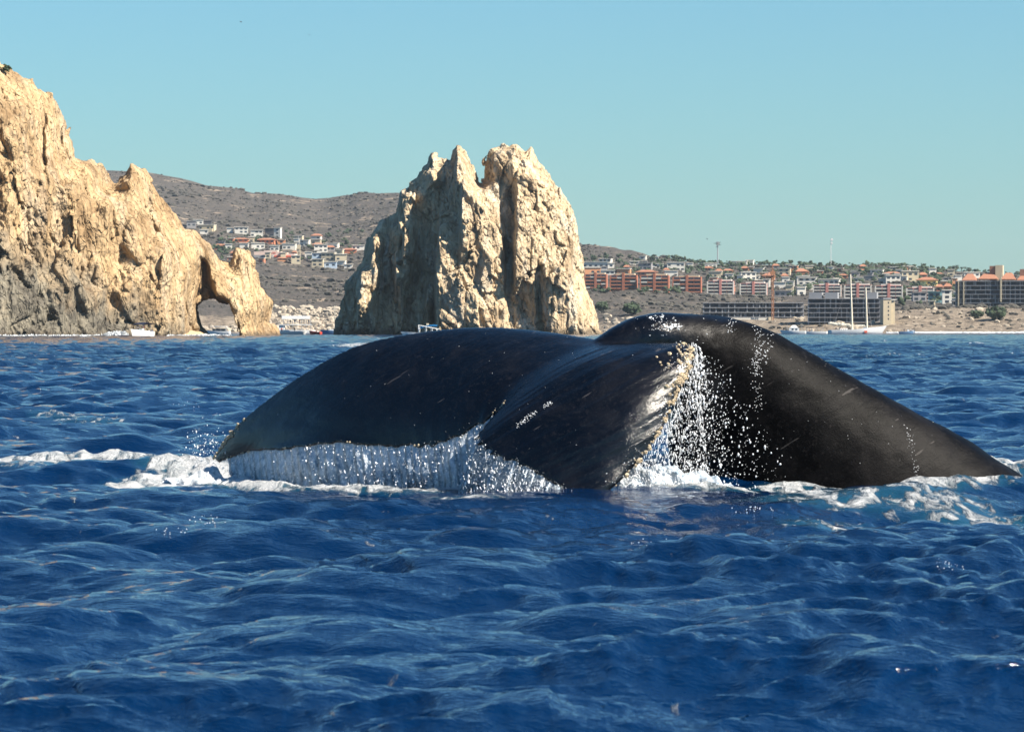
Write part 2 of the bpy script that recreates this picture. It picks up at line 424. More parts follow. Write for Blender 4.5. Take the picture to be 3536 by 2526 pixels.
# shore distance and ridge distance change along the bay
SHORE = np.array([(-2500, 3000), (1200, 3000), (1700, 2800), (2300, 2500), (2700, 2450), (3600, 2400), (6000, 2500)], float)
RIDGEY = np.array([(-2500, 6200), (1200, 6000), (1700, 5400), (2300, 4700), (3600, 4300), (6000, 4300)], float)
t_cols = np.concatenate([np.arange(-2500, -200, 40), np.arange(-200, 3800, 5.0), np.arange(3800, 6001, 40)])
NT = 130
tt = np.linspace(0, 1, NT)
BACK = np.linspace(1.03, 1.5, 8)
PX, TT = np.meshgrid(t_cols, np.concatenate([[-0.02], tt, BACK]), indexing='ij')
def terrain_fn(px, t):
    sy = np.interp(px, SHORE[:, 0], SHORE[:, 1]); ry = np.interp(px, RIDGEY[:, 0], RIDGEY[:, 1]); rp = np.interp(px, RIDGE[:, 0], RIDGE[:, 1])
    Y = sy + (ry - sy) * t
    tc = np.clip(t, 0, 1)
    # right side: a low bluff at the shore, then gentle ground; left side: steady scrub slope
    right = smooth01((px - 2100) / 300)
    prof_l = 0.10 * smooth01(tc / 0.05) + 0.90 * tc ** 0.85
    bl = np.interp(px, [2400, 2700, 3000, 3150, 3300, 3540, 6000], [0.16, 0.12, 0.18, 0.26, 0.30, 0.34, 0.34])
    prof_r = bl * smooth01(tc / 0.07) + (1 - bl) * tc ** 0.95
    prof = prof_l * (1 - right) + prof_r * right
    py = 1147.0 + (rp - 1147.0) * prof
    z = EYE + (HZ - py) / F * Y
    X = (px - 1768) / F * Y
    rough = 9 * fbm(X / 210, Y / 210, X * 0, 41, 4) * smooth01(tc / 0.25) * (1 - 0.75 * right) + 2.2 * fbm(X / 28, Y / 28, X * 0, 43, 3) * smooth01(tc / 0.08) * (1 - 0.6 * right)
    z = z + rough * (0.35 + 0.65 * smooth01((1.02 - tc) / 0.2))
    z = np.where(t > 1, z - (t - 1) * 260 - 6 * smooth01((t - 1) / .05), z)
    z = np.where(t < 0, -3.0, z)
    return X, Y, z
TX, TY, TZ = terrain_fn(PX, TT)
n0, n1 = PX.shape
vid = np.arange(n0 * n1).reshape(n0, n1)
tf = np.stack([vid[:-1, :-1], vid[1:, :-1], vid[1:, 1:], vid[:-1, 1:]], -1).reshape(-1, 4)
def terrain_hit(px, py):
    """where the line of sight through a photograph pixel meets the hillside"""
    t = np.linspace(0.0, 1.0, 400); X, Y, Z = terrain_fn(np.full(400, float(px)), t)
    p = HZ - (Z - EYE) * F / Y
    k = np.nonzero(p <= py)[0]
    i = k[0] if len(k) else int(np.argmin(p))
    return Vector((X[i], Y[i], Z[i]))

m_hill, N, L, B = new_mat('hill_scrub')
geo = N.new('ShaderNodeNewGeometry'); pos = geo.outputs['Position']
big = noise_n(N, L, pos, 0.012, 5, 0.6)
scr = ramp(N, [(0.30, (0.046, 0.046, 0.040)), (0.48, (0.086, 0.078, 0.069)), (0.62, (0.124, 0.105, 0.091)), (0.75, (0.185, 0.148, 0.122))])
L.new(noise_n(N, L, pos, 0.16, 6, 0.68), scr.inputs[0])
rock_m = maprange(N, L, noise_n(N, L, mapping(N, L, pos, (1, 1, 1.6)), 0.030, 6, 0.72), 0.575, 0.66)
rock_c = mixc(N, L, noise_n(N, L, pos, 0.25, 5), (0.20, 0.15, 0.11), (0.46, 0.37, 0.28))
c1 = mixc(N, L, rock_m, scr.outputs[0], rock_c)
sep = N.new('ShaderNodeSeparateXYZ'); L.new(pos, sep.inputs[0])
att = N.new('ShaderNodeAttribute'); att.attribute_name = 'bare'
bare_f = maprange(N, L, math_n(N, L, 'ADD', att.outputs['Fac'], maprange(N, L, noise_n(N, L, pos, 0.06, 6, 0.7), 0.3, 0.7, -0.4, 0.4)), 0.35, 0.65)
dirt = ramp(N, [(0.33, (0.075, 0.066, 0.054)), (0.44, (0.19, 0.155, 0.12)), (0.56, (0.30, 0.245, 0.185)), (0.72, (0.42, 0.36, 0.29))])
L.new(noise_n(N, L, mapping(N, L, pos, (1, 1, 0.5)), 0.14, 6, 0.7), dirt.inputs[0])
c2 = mixc(N, L, bare_f, c1, dirt.outputs[0])
L.new(c2, B.inputs['Base Color']); B.inputs['Roughness'].default_value = 0.95; B.inputs['Specular IOR Level'].default_value = 0.1
bump(N, L, noise_n(N, L, mapping(N, L, pos, (1, 1, 0.4)), 0.16, 7, 0.72), 0.9, 4.5, B)
hill_me = np_mesh('hills', np.stack([TX, TY, TZ], -1).reshape(-1, 3), tf, m_hill)
tcl = np.clip(TT, 0, 1); rgt = smooth01((PX - 2250) / 250)
bare = np.maximum(smooth01((0.045 - tcl) / 0.03) * (1 - rgt), rgt * np.interp(PX, [2300, 2700, 2760, 3120, 3300, 6000], [0.4, 0.9, 1, 1, 1.0, 1]) * smooth01((0.18 - tcl) / 0.07))
bare = np.maximum(bare, 0.62 * np.exp(-((PX - 2690) / 90) ** 2 - ((tcl - .25) / .2) ** 2))
a_ = hill_me.attributes.new('bare', 'FLOAT', 'POINT'); a_.data.foreach_set('value', np.ascontiguousarray(bare.ravel(), np.float32))
hills = tag(obj('hills', hill_me), kind='structure', label='dry scrub covered hills rising behind the bay', cat='hills')

# ------------------------------------------------------------------ rock stacks
def rock_material(name, stops, guano, wet_lo, wet_hi, dark_zone=None):
    m, N, L, B = new_mat(name)
    geo = N.new('ShaderNodeNewGeometry'); pos = geo.outputs['Position']
    r = ramp(N, stops)
    strat = noise_n(N, L, mapping(N, L, pos, (1, 1, 0.45), (0.0, 0.35, 0)), 0.22, 7, 0.68, 0.5)
    L.new(strat, r.inputs[0])
    c = r.outputs[0]
    tone = ramp(N, [(0.35, (0.62, 0.58, 0.55)), (0.5, (1, 1, 1)), (0.68, (1.12, 1.1, 1.06))]); L.new(noise_n(N, L, mapping(N, L, pos, (1, 1, 0.5), (0, 0.4, 0)), 0.09, 5, 0.65), tone.inputs[0])
    c = mixc(N, L, 1.0, c, tone.outputs[0], 'MULTIPLY')
    if guano:
        gm = maprange(N, L, noise_n(N, L, mapping(N, L, pos, (1, 1, 0.3)), 0.16, 6, 0.66), 0.50, 0.66, 0, guano)
        c = mixc(N, L, gm, c, (0.55, 0.49, 0.39))
    vor = N.new('ShaderNodeTexVoronoi'); vor.feature = 'DISTANCE_TO_EDGE'; vor.inputs['Scale'].default_value = 0.42
    nd = N.new('ShaderNodeTexNoise'); nd.inputs['Scale'].default_value = 0.3; L.new(pos, nd.inputs['Vector'])
    wv = N.new('ShaderNodeVectorMath'); wv.operation = 'MULTIPLY_ADD'; L.new(nd.outputs['Color'], wv.inputs[0]); wv.inputs[1].default_value = (3, 3, 3); 
    mp = mapping(N, L, pos, (1.3, 1.3, 0.36)); L.new(mp, wv.inputs[2]); L.new(wv.outputs[0], vor.inputs['Vector'])
    sep = N.new('ShaderNodeSeparateXYZ'); L.new(pos, sep.inputs[0])
    if dark_zone is not None:
        # grey volcanic dyke at the seaward foot, leaning down to the right
        lin = math_n(N, L, 'ADD', sep.outputs['Z'], math_n(N, L, 'MULTIPLY', sep.outputs['X'], dark_zone[0]))
        wig = maprange(N, L, noise_n(N, L, pos, 0.10, 5, 0.6), 0.2, 0.8, -9, 9)
        zf = maprange(N, L, math_n(N, L, 'ADD', lin, wig), dark_zone[1], dark_zone[2], 1, 0)
        gc = ramp(N, [(0.3, (0.050, 0.045, 0.038)), (0.45, (0.11, 0.098, 0.078)), (0.6, (0.20, 0.178, 0.135)), (0.8, (0.34, 0.27, 0.18))])
        L.new(noise_n(N, L, pos, 0.13, 6, 0.65), gc.inputs[0])
        c = mixc(N, L, zf, c, gc.outputs[0])
    wetf = maprange(N, L, math_n(N, L, 'ADD', sep.outputs['Z'], maprange(N, L, noise_n(N, L, pos, 0.3, 4), 0.2, 0.8, -1.2, 1.2)), wet_lo, wet_hi, 0.8, 0)
    c = mixc(N, L, wetf, c, (0.075, 0.06, 0.045))
    L.new(c, B.inputs['Base Color']); B.inputs['Roughness'].default_value = 0.9; B.inputs['Specular IOR Level'].default_value = 0.2
    def cheb(scale, rot, sq):
        v = N.new('ShaderNodeTexVoronoi'); v.distance = 'CHEBYCHEV'; v.inputs['Scale'].default_value = scale; v.inputs['Randomness'].default_value = 1.0
        w = N.new('ShaderNodeVectorMath'); w.operation = 'MULTIPLY_ADD'; L.new(nd.outputs['Color'], w.inputs[0]); w.inputs[1].default_value = (2.0, 2.0, 2.0); L.new(mapping(N, L, pos, sq, rot), w.inputs[2]); L.new(w.outputs[0], v.inputs['Vector'])
        return v
    v1 = cheb(0.32, (0.3, 0.5, 0.2), (1, 1, 0.6)); v2 = cheb(1.1, (0.1, -0.4, 0.6), (1, 1, 0.8))
    b1 = bump(N, L, maprange(N, L, vor.outputs['Distance'], 0, 0.09), 0.7, 0.65, None)
    b2 = bump(N, L, v1.outputs['Distance'], 0.8, 1.7, None, b1)
    b3 = bump(N, L, v2.outputs['Distance'], 0.55, 0.6, None, b2)
    bump(N, L, noise_n(N, L, mapping(N, L, pos, (1, 1, 0.6)), 1.6, 6, 0.7), 0.5, 0.35, B, b3)
    return m

def rock_detail(x, y, z, amp, seed, vert=0.45):
    """blocky fractured relief: tilted joints, vertical cracks, small facets"""
    wx = x + 1.2 * vnoise(x / 9, y / 9, z / 9, seed); wz = z + 1.2 * vnoise(x / 9 + 7, y / 9, z / 9, seed + 1) + 0.35 * x
    f1, f2, cid, tl = worley(wx / 5.8, y / 5.8, wz * vert / 5.8, seed + 2)
    g1, g2, cid2, tl2 = worley(wx / 1.75, y / 1.75, wz * 0.7 / 1.75, seed + 9)
    d = amp * (1.8 * (cid - 0.5) + 5.4 * tl - 1.2 * np.exp(-((f2 - f1) / 0.07) ** 2) + 1.0 * (cid2 - 0.5) + 2.4 * tl2 - 0.35 * np.exp(-((g2 - g1) / 0.08) ** 2))
    k1, k2, cid3, tl3 = worley(x / 13.0 + 0.2 * z / 13.0, y / 13.0, (z - 0.3 * x) * 0.6 / 13.0, seed + 5)
    d += amp * (1.6 * (cid3 - 0.5) + 7.0 * tl3 - 1.0 * np.exp(-((k2 - k1) / 0.03) ** 2))
    d += amp * 0.5 * fbm(x / 13, y / 13, z * 0.5 / 13, seed + 20, 2)
    rid = 1 - np.abs(vnoise(x / 5, y / 5, z / 16, seed + 31)) * 2
    d -= amp * 0.8 * np.clip(rid - 0.55, 0, 1) * 2
    return -d

def build_rock(base, lo, hi, h, amp, seed, band=4.8, vert=0.45):
    gx, gy, gz = [np.arange(a, b, h) for a, b in zip(lo, hi)]
    X, Z = np.meshgrid(gx, gz, indexing='ij')
    V = np.empty((len(gx), len(gy), len(gz)), np.float32)
    pre = base.prep(X, Z)
    for j, y in enumerate(gy):
        V[:, j, :] = base.val(pre, X, y, Z)
    m = np.abs(V) < band
    i, j, k = np.nonzero(m)
    V[m] += rock_detail(gx[i], gy[j], gz[k], amp * base.relief(gx[i]), seed, vert)
    v, f = surface_nets(V, lo, h)
    lab = np.arange(len(v)); e = np.concatenate([f[:, [0, 1]], f[:, [1, 2]], f[:, [2, 3]], f[:, [3, 0]]])
    while True:                                    # keep the one connected rock, drop loose crumbs
        m_ = np.minimum(lab[e[:, 0]], lab[e[:, 1]]); new = lab.copy()
        np.minimum.at(new, e[:, 0], m_); np.minimum.at(new, e[:, 1], m_); new = new[new]
        if (new == lab).all(): break
        lab = new
    keep = lab == np.bincount(lab).argmax(); idx = np.cumsum(keep) - 1
    return v[keep], idx[f[keep[f[:, 0]]]]

# --- the tall twin-peaked stack in the bay
def c2(p): return (1100 + .4617 * p[0], 450 + .4617 * p[1])
YS = 1300.0
STACK_OUT = [(110, 2300), (110, 1520), (130, 1420), (180, 1260), (200, 1150), (250, 1080), (320, 990), (345, 900), (360, 820), (410, 750), (460, 670), (560, 610), (575, 500), (600, 440), (640, 415),
             (670, 370), (720, 350), (760, 280), (815, 235), (820, 180), (870, 165), (930, 190), (960, 200), (990, 145), (1035, 105), (1080, 120), (1120, 160), (1150, 220), (1180, 345), (1205, 385), (1232, 350),
             (1245, 215), (1290, 130), (1370, 105), (1420, 120), (1480, 105), (1550, 160), (1590, 125), (1615, 150), (1650, 230), (1710, 280), (1760, 370), (1820, 410), (1850, 480), (1910, 550), (1945, 660),
             (1960, 800), (1975, 960), (1990, 1090), (2010, 1180), (2060, 1290), (2090, 1380), (2105, 1480), (2150, 1520), (2155, 2300)]
# relief towards the viewer in metres: rows of (crop x, metres) at a crop height; left flanks climb, right flanks fall away
STACK_REL = [
    (100, [(600, 5), (800, 8), (900, 9), (1010, 10), (1040, 17), (1190, 10), (1240, 9), (1290, 13), (1600, 8), (1900, 3)]),
    (350, [(560, 6), (660, 10), (760, 8), (860, 11), (900, 7), (1015, 11), (1040, 24), (1195, 19), (1225, 9), (1330, 8), (1420, 10), (1450, 15), (1700, 12), (1900, 5)]),
    (600, [(440, 4), (590, 8), (615, 16), (690, 10), (720, 7), (900, 9), (1000, 12), (1060, 14), (1085, 29), (1250, 25), (1335, 21), (1362, 11), (1420, 10), (1465, 12), (1488, 22), (1640, 17), (1700, 13), (1950, 6)]),
    (850, [(350, 3), (395, 12), (415, 18), (460, 12), (490, 5), (630, 8), (650, 18), (720, 13), (750, 6), (895, 11), (915, 27), (985, 25), (1050, 23), (1075, 29), (1300, 25), (1375, 21), (1395, 13), (1450, 13), (1475, 24), (1620, 20), (1760, 16), (1960, 9)]),
    (1100, [(230, 3), (310, 9), (335, 19), (440, 14), (490, 5), (570, 8), (590, 19), (680, 14), (710, 6), (865, 11), (890, 28), (1040, 26), (1060, 28), (1300, 25), (1388, 22), (1408, 14), (1440, 15), (1470, 25), (1580, 22), (1640, 17), (1690, 22), (1850, 20), (2000, 12)]),
    (1300, [(180, 3), (290, 9), (305, 19), (400, 15), (450, 5), (600, 7), (625, 14), (660, 7), (805, 11), (820, 20), (870, 14), (905, 29), (1200, 27), (1390, 23), (1420, 16), (1560, 16), (1620, 20), (1640, 16), (1720, 23), (1900, 21), (2060, 12)]),
    (1520, [(120, 3), (400, 8), (700, 9), (880, 12), (915, 29), (1200, 29), (1400, 25), (1440, 16), (1600, 17), (1640, 20), (1660, 16), (1780, 24), (2000, 22), (2130, 8)]),
]
class Stack:
    def relief(s, x): return 1.0
    ppm = .4617 / F * YS
    def prep(s, X, Z):
        cx = (X / YS * F + 1768 - 1100) / .4617; cyy = (HZ - (Z - EYE) / YS * F - 450) / .4617
        cx = cx + 7 * fbm(X / 5, Z / 5, X * 0, 71, 3); 
        d = sd_poly(cx, cyy, STACK_OUT) * s.ppm
        rows = [r[0] for r in STACK_REL]
        V = np.stack([np.interp(cx + 0 * cyy, [p[0] for p in r[1]], [p[1] for p in r[1]]) for r in STACK_REL])
        t = np.clip(np.interp(cyy, rows, range(len(rows))), 0, len(rows) - 1.001); i = np.floor(t).astype(int); f = t - i
        I, J = np.indices(cx.shape)
        rel = V[i, I, J] * (1 - f) + V[i + 1, I, J] * f
        edge = np.sqrt(smooth01(d / 7.0) + 1e-6)
        Tf = np.where(d > 0, rel * edge, 2.6 * d); Tb = np.where(d > 0, (9 + 12 * smooth01((45 - Z) / 45)) * edge, 2.6 * d)
        return Tf, Tb
    def val(s, pre, X, y, Z):
        Tf, Tb = pre; dy = y - YS
        return np.where(dy < 0, -dy - Tf, dy - Tb) * 0.75
m_stack = rock_material('stack_rock', [(0.28, (0.253, 0.180, 0.109)), (0.44, (0.429, 0.323, 0.204)), (0.58, (0.536, 0.420, 0.274)), (0.75, (0.604, 0.488, 0.332))], 0.75, 0.8, 2.8)
x0 = at(1120, 0, YS).x; x1 = at(2125, 0, YS).x
v, f = build_rock(Stack(), (x0, YS - 34, -3.0), (x1, YS + 25, at(0, 470, YS).z), 0.36, 0.62, 100)
stack = tag(obj('sea_stack', np_mesh('sea_stack', v, f, m_stack, smooth=True)), 'tall twin peaked cream rock stack rising from the sea, left side in shadow', 'rock')

# --- the headland with the natural arch
def c1p(p): return (p[0] * .6281, 180 + p[1] * .6281)
HEAD_OUT = [(-800, 2300), (-800, 40), (-500, -30), (-250, 10), (0, 65), (40, 95), (100, 125), (200, 150), (235, 190), (280, 225), (320, 290), (350, 345), (375, 400), (378, 480), (405, 530), (415, 580), (460, 598), (510, 598),
            (560, 630), (600, 655), (620, 720), (650, 715), (665, 680), (700, 655), (710, 605), (740, 600), (790, 640), (830, 690), (870, 760), (900, 820), (950, 870), (1000, 930), (1020, 970), (1080, 970), (1130, 1020),
            (1170, 1060), (1195, 1110), (1230, 1160), (1265, 1180), (1275, 1110), (1300, 1075), (1340, 1065), (1390, 1090), (1410, 1140), (1420, 1220), (1430, 1290), (1465, 1320), (1490, 1370), (1485, 1440), (1480, 1480),
            (1530, 1530), (1545, 1560), (1550, 2300)]
HOLE = [(1150, 2300), (1140, 1548), (1100, 1500), (1084, 1470), (1083, 1400), (1110, 1375), (1160, 1362), (1210, 1370), (1260, 1400), (1285, 1440), (1305, 1490), (1315, 1552), (1318, 2300)]
ALCOVE = [(1040, 1500), (1040, 1330), (1060, 1180), (1112, 1085), (1165, 1140), (1190, 1235), (1228, 1345), (1275, 1400), (1300, 1450), (1310, 2300), (1090, 2300)]
def head_y(px): return 1010.0 - 0.075 * np.clip(967 - px, -200, 1600)
class Head:
    def __init__(s):
        tp = np.linspace(-900, 1100, 200); s.tx = (tp - 1768) / F * head_y(tp); s.tp = tp
    def relief(s, x): return 1 - 0.45 * smooth01((s.px(x) / .6281 - 950) / 200)
    def px(s, X): return np.interp(X, s.tx, s.tp)
    def prep(s, X, Z):
        p = s.px(X); yc = head_y(p)
        cx = p / .6281; cyy = (HZ - (Z - EYE) / yc * F - 180) / .6281
        cx = cx + 10 * fbm(X / 4, Z / 4, X * 0, 81, 3); cyy = cyy + 8 * fbm(X / 4, Z / 4, X * 0 + 5, 83, 3)
        m = .6281 / F * 1000
        d = sd_poly(cx, cyy, HEAD_OUT) * m; dh = sd_poly(cx, cyy, HOLE) * m; da = sd_poly(cx, cyy, ALCOVE) * m
        edge = np.sqrt(smooth01(d / 9.0) + 1e-6)
        slim = smooth01((cx - 950) / 250)             # the arch end is thin, the bluff thick
        lean = np.clip(1 - Z / 75, 0, 1)
        rel = (17 + 15 * lean) * (1 - slim) + (10 + 4 * lean) * slim
        # buttresses and gullies running down the face
        rel = rel + (1 - slim) * (1.5 * np.sin(cx / 62 + 1.2 * np.sin(cyy / 190)) + 1.1 * np.sin(cx / 27 + cyy / 300)) + slim * 1.2 * np.sin(cx / 30 + cyy / 120)
        # dark dyke pushed forward at the foot
        rel = rel + 3.5 * smooth01((1.0 - np.hypot((cx - 330) / 420, (cyy - 1560) / 420)) * 2.2) + 3 * smooth01((1.0 - np.hypot((cx - 580) / 90, (cyy - 1290) / 170)) * 2.5)
        # cleft down the upper bluff
        rel = rel - 5.0 * np.exp(-((cx - (255 + (cyy - 300) * 0.09)) / 13) ** 2) * smooth01((cyy - 250) / 120) * smooth01((740 - cyy) / 120)
        rel = rel - 3.6 * np.exp(-((cx - (900 + (cyy - 950) * 0.03)) / 16) ** 2) * smooth01((cyy - 860) / 60) * smooth01((1060 - cyy) / 60)
        Tf = rel * edge; Tb = (12 + 10 * lean) * edge * (1 - slim) + 6.5 * edge * slim
        Tf = Tf - (Tf + 2.0) * smooth01(da / 2.4) * 0.74
        Tf = np.where(d > 0, Tf, 2.6 * d); Tb = np.where(d > 0, Tb, 2.6 * d)
        return Tf, Tb, yc, dh
    def val(s, pre, X, y, Z):
        Tf, Tb, yc, dh = pre; dy = y - yc
        v = np.where(dy < 0, -dy - Tf, dy - Tb) * 0.75
        return np.maximum(v, dh + 0.9)
m_head = rock_material('headland_rock', [(0.28, (0.215, 0.139, 0.074)), (0.44, (0.344, 0.236, 0.127)), (0.58, (0.431, 0.307, 0.173)), (0.75, (0.493, 0.371, 0.224))], 0.30, 0.3, 1.4, dark_zone=(0.55, -50.0, -36.0))
hx0 = float((-420 - 1768) / F * head_y(-420)); hx1 = at(1000, 0, 1010).x
v, f = build_rock(Head(), (hx0, 905, -3.0), (hx1, 1042, at(0, 170, 950).z), 0.38, 0.68, 300, vert=0.55)
head = tag(obj('rock_arch_headland', np_mesh('rock_arch_headland', v, f, m_head, smooth=True)), 'tan cliff headland stepping down to a natural arch at the water', 'cliff')

# ------------------------------------------------------------------ the whale
whale = tag(empty('whale', (at(2640, 1700, 29.6).x, 29.6, 0.0)), 'black humpback whale tail stock and flukes arching out of the water', 'whale')
W0 = np.array(whale.location)
# fluke: sections from the far tip (-1) to the near tip (+1): leading edge, middle, trailing edge as (photo x, photo y, distance)
FL = [
    (-1.00, (742, 1582, 31.05), (748, 1590, 31.0), (754, 1598, 30.95)),
    (-0.90, (790, 1502, 30.85), (818, 1540, 30.75), (846, 1566, 30.65)),
    (-0.75, (900, 1396, 30.6), (935, 1482, 30.4), (965, 1552, 30.2)),
    (-0.60, (1060, 1284, 30.35), (1105, 1420, 30.0), (1140, 1532, 29.75)),
    (-0.45, (1255, 1188, 30.15), (1300, 1370, 29.7), (1330, 1540, 29.45)),
    (-0.28, (1540, 1139, 29.95), (1530, 1335, 29.45), (1510, 1532, 29.15)),
    (-0.12, (1840, 1144, 29.75), (1740, 1300, 29.3), (1655, 1466, 29.0)),
    (0.00, (2110, 1190, 29.55), (1910, 1290, 29.2), (1736, 1408, 28.93)),
    (0.14, (2235, 1202, 29.3), (1975, 1292, 28.94), (1668, 1476, 28.78)),
    (0.30, (2345, 1188, 29.0), (2060, 1318, 28.66), (1660, 1530, 28.6)),
    (0.45, (2398, 1222, 28.78), (2112, 1388, 28.44), (1735, 1580, 28.42)),
    (0.62, (2345, 1352, 28.56), (2125, 1485, 28.29), (1835, 1622, 28.28)),
    (0.80, (2262, 1520, 28.35), (2105, 1612, 28.2), (1945, 1690, 28.15)),
    (0.92, (2150, 1650, 28.22), (2075, 1700, 28.12), (2000, 1740, 28.08)),
    (1.00, (2040, 1745, 28.1), (2036, 1752, 28.08), (2030, 1760, 28.06)),
]
def P3(p): return np.array(at(*p)) - W0
s_k = [r[0] for r in FL]
NS, NC = 300, 70
sq = np.linspace(-1, 1, NS)
Ld, Md, Td = [cspline(s_k, np.array([P3(r[i]) for r in FL]), sq) for i in (1, 2, 3)]
c_ = (1 - np.cos(np.linspace(0, math.pi, NC))) / 2
# ragged trailing edge
jag = 0.020 * fbm(sq * 38, sq * 0, sq * 0, 201, 3) + 0.012 * np.sign(vnoise(sq * 60, sq * 0, sq * 0, 207)) * np.abs(vnoise(sq * 60, sq * 0, sq * 0, 207))
cc = c_[None, :] * (1 + jag[:, None] * c_[None, :] ** 4)
Cp = 2 * Md - 0.5 * (Ld + Td)      # quadratic curve through leading, middle, trailing
SURF = ((1 - cc) ** 2)[..., None] * Ld[:, None] + (2 * cc * (1 - cc))[..., None] * Cp[:, None] + (cc ** 2)[..., None] * Td[:, None]
gs = np.gradient(SURF, axis=0); gc = np.gradient(SURF, axis=1)
nrm = np.cross(gs, gc); nrm /= np.linalg.norm(nrm, axis=-1, keepdims=True) + 1e-9
flip = np.sign(nrm[NS // 4, NC // 2, 1]); nrm *= -flip            # towards the viewer
h0 = 0.022 + 0.105 * np.exp(-(sq / 0.30) ** 2) + 0.030 * (1 - np.abs(sq))
prof = 1.55 * np.sqrt(c_ + 1e-6) * (1 - c_) ** 0.75
hh = np.maximum(h0[:, None] * prof[None, :], 0.009)
SG, CG = np.meshgrid(sq, c_, indexing='ij')
groove = 0.0065 * fbm(SG * 55, CG * 2.2, SG * 0, 211, 3) * smooth01((SG + 0.05) / 0.2) * smooth01(CG / 0.12) + 0.004 * fbm(SG * 14, CG * 5, SG * 0, 215, 3)
up = SURF + nrm * (hh + groove)[..., None]; dn = SURF - nrm * hh[..., None]
FL_SURF, FL_NRM, FL_UP = SURF, nrm, up
va = np.concatenate([up.reshape(-1, 3), dn.reshape(-1, 3)])
g = np.arange(NS * NC).reshape(NS, NC); o2 = NS * NC
q = [np.stack([g[:-1, :-1], g[1:, :-1], g[1:, 1:], g[:-1, 1:]], -1).reshape(-1, 4)]
q.append(q[0][:, ::-1] + o2)
def strip(a): return np.stack([a[:-1], a[1:], a[1:] + o2, a[:-1] + o2], -1)
rim = [strip(g[:, 0])[:, ::-1], strip(g[:, -1]), strip(g[0, :]), strip(g[-1, :])[:, ::-1]]
fa = np.concatenate(q + rim)
# tail stock: spine (photo x, y, distance), half height above, half height below, half width
SP = [(1900, 1300, 29.25, .030, .030, .04), (1990, 1262, 29.38, .075, .06, .07), (2080, 1224, 29.48, .13, .10, .12), (2220, 1190, 29.58, .222, .22, .19), (2370, 1196, 29.68, .262, .48, .26),
      (2500, 1262, 29.78, .390, .70, .34), (2640, 1395, 29.9, .535, .93, .43), (2800, 1570, 30.02, .715, 1.08, .54), (2980, 1770, 30.15, .93, 1.05, .66), (3220, 2040, 30.35, 1.16, 1.2, .82), (3420, 2300, 30.5, 1.2, 1.2, .9)]
tk = np.linspace(0, 1, len(SP)); NP = 220; tq = np.linspace(0, 1, NP)
spn = cspline(tk, np.array([P3(p[:3]) for p in SP]), tq); rad = cspline(tk, np.array([p[3:] for p in SP]), tq)
tan = np.gradient(spn, axis=0); tan /= np.linalg.norm(tan, axis=1, keepdims=True)
side = np.array([0, -1.0, 0]); side = side - tan * (tan @ side)[:, None]; side /= np.linalg.norm(side, axis=1, keepdims=True)
upv = np.cross(side, tan); upv *= np.sign(upv[:, 2:3])
NA = 120; th = np.linspace(0, 2 * math.pi, NA, endpoint=False)
ct, st = np.cos(th), np.sin(th)
sup = np.sign(st) * np.abs(st) ** 1.0; csu = np.sign(ct) * np.abs(ct) ** 0.92
rv = np.where(st[None, :] > 0, rad[:, 0:1], rad[:, 1:2])
tub = spn[:, None] + upv[:, None] * (rv * sup[None])[..., None] + side[:, None] * (rad[:, 2:3] * csu[None])[..., None]
TH, TQ = np.meshgrid(th, tq)
tub += (side[:, None] * ct[None, :, None] + upv[:, None] * st[None, :, None]) * (0.012 * fbm(tub[..., 0] * 3.2, tub[..., 1] * 3.2, tub[..., 2] * 3.2, 221, 3))[..., None]
# lumps on the dorsal ridge where light catches
b0 = len(va); tubf = tub.reshape(-1, 3)
gt = np.arange(NP * NA).reshape(NP, NA); gn = np.roll(gt, -1, 1)
qt = np.stack([gt[:-1], gn[:-1], gn[1:], gt[1:]], -1).reshape(-1, 4)
capA, capB = len(tubf), len(tubf) + 1
tubf = np.concatenate([tubf, spn[:1], spn[-1:]])
tri = np.concatenate([np.stack([gn[0], gt[0], np.full(NA, capA)], -1), np.stack([gt[-1], gn[-1], np.full(NA, capB)], -1)])
me = bpy.data.meshes.new('tail')
me.from_pydata(np.concatenate([va, tubf]).tolist(), [], fa.tolist() + (qt + b0).tolist() + (tri + b0).tolist())
bmx = bmesh.new(); bmx.from_mesh(me); bmesh.ops.recalc_face_normals(bmx, faces=bmx.faces); bmx.to_mesh(me); bmx.free()
tmp = bpy.data.objects.new('tmp_tail', me); COL.objects.link(tmp)
rm = tmp.modifiers.new('r', 'REMESH'); rm.mode = 'VOXEL'; rm.voxel_size = 0.0125; rm.adaptivity = 0; rm.use_smooth_shade = True
sm = tmp.modifiers.new('s', 'SMOOTH'); sm.factor = 0.5; sm.iterations = 5
bpy.context.view_layer.update()
tail_me = bpy.data.meshes.new_from_object(tmp.evaluated_get(bpy.context.evaluated_depsgraph_get()))
bpy.data.objects.remove(tmp)
tail_me.name = 'tail'

m_skin, N, L, B = new_mat('whale_skin')
tcn = N.new('ShaderNodeTexCoord'); oc = tcn.outputs['Object']
base = ramp(N, [(0.34, (0.0006, 0.0006, 0.0009)), (0.52, (0.0016, 0.0016, 0.0020)), (0.68, (0.0060, 0.0056, 0.0062))])
L.new(noise_n(N, L, oc, 4.2, 9, 0.74, 0.4), base.inputs[0])
spk = maprange(N, L, noise_n(N, L, oc, 30, 5, 0.7), 0.56, 0.74, 0, 0.7)
c = mixc(N, L, spk, base.outputs[0], (0.020, 0.018, 0.018))
mott = maprange(N, L, noise_n(N, L, oc, 1.7, 6, 0.7, 0.6), 0.50, 0.70, 0, 0.65)
c = mixc(N, L, mott, c, (0.0105, 0.0096, 0.0098))
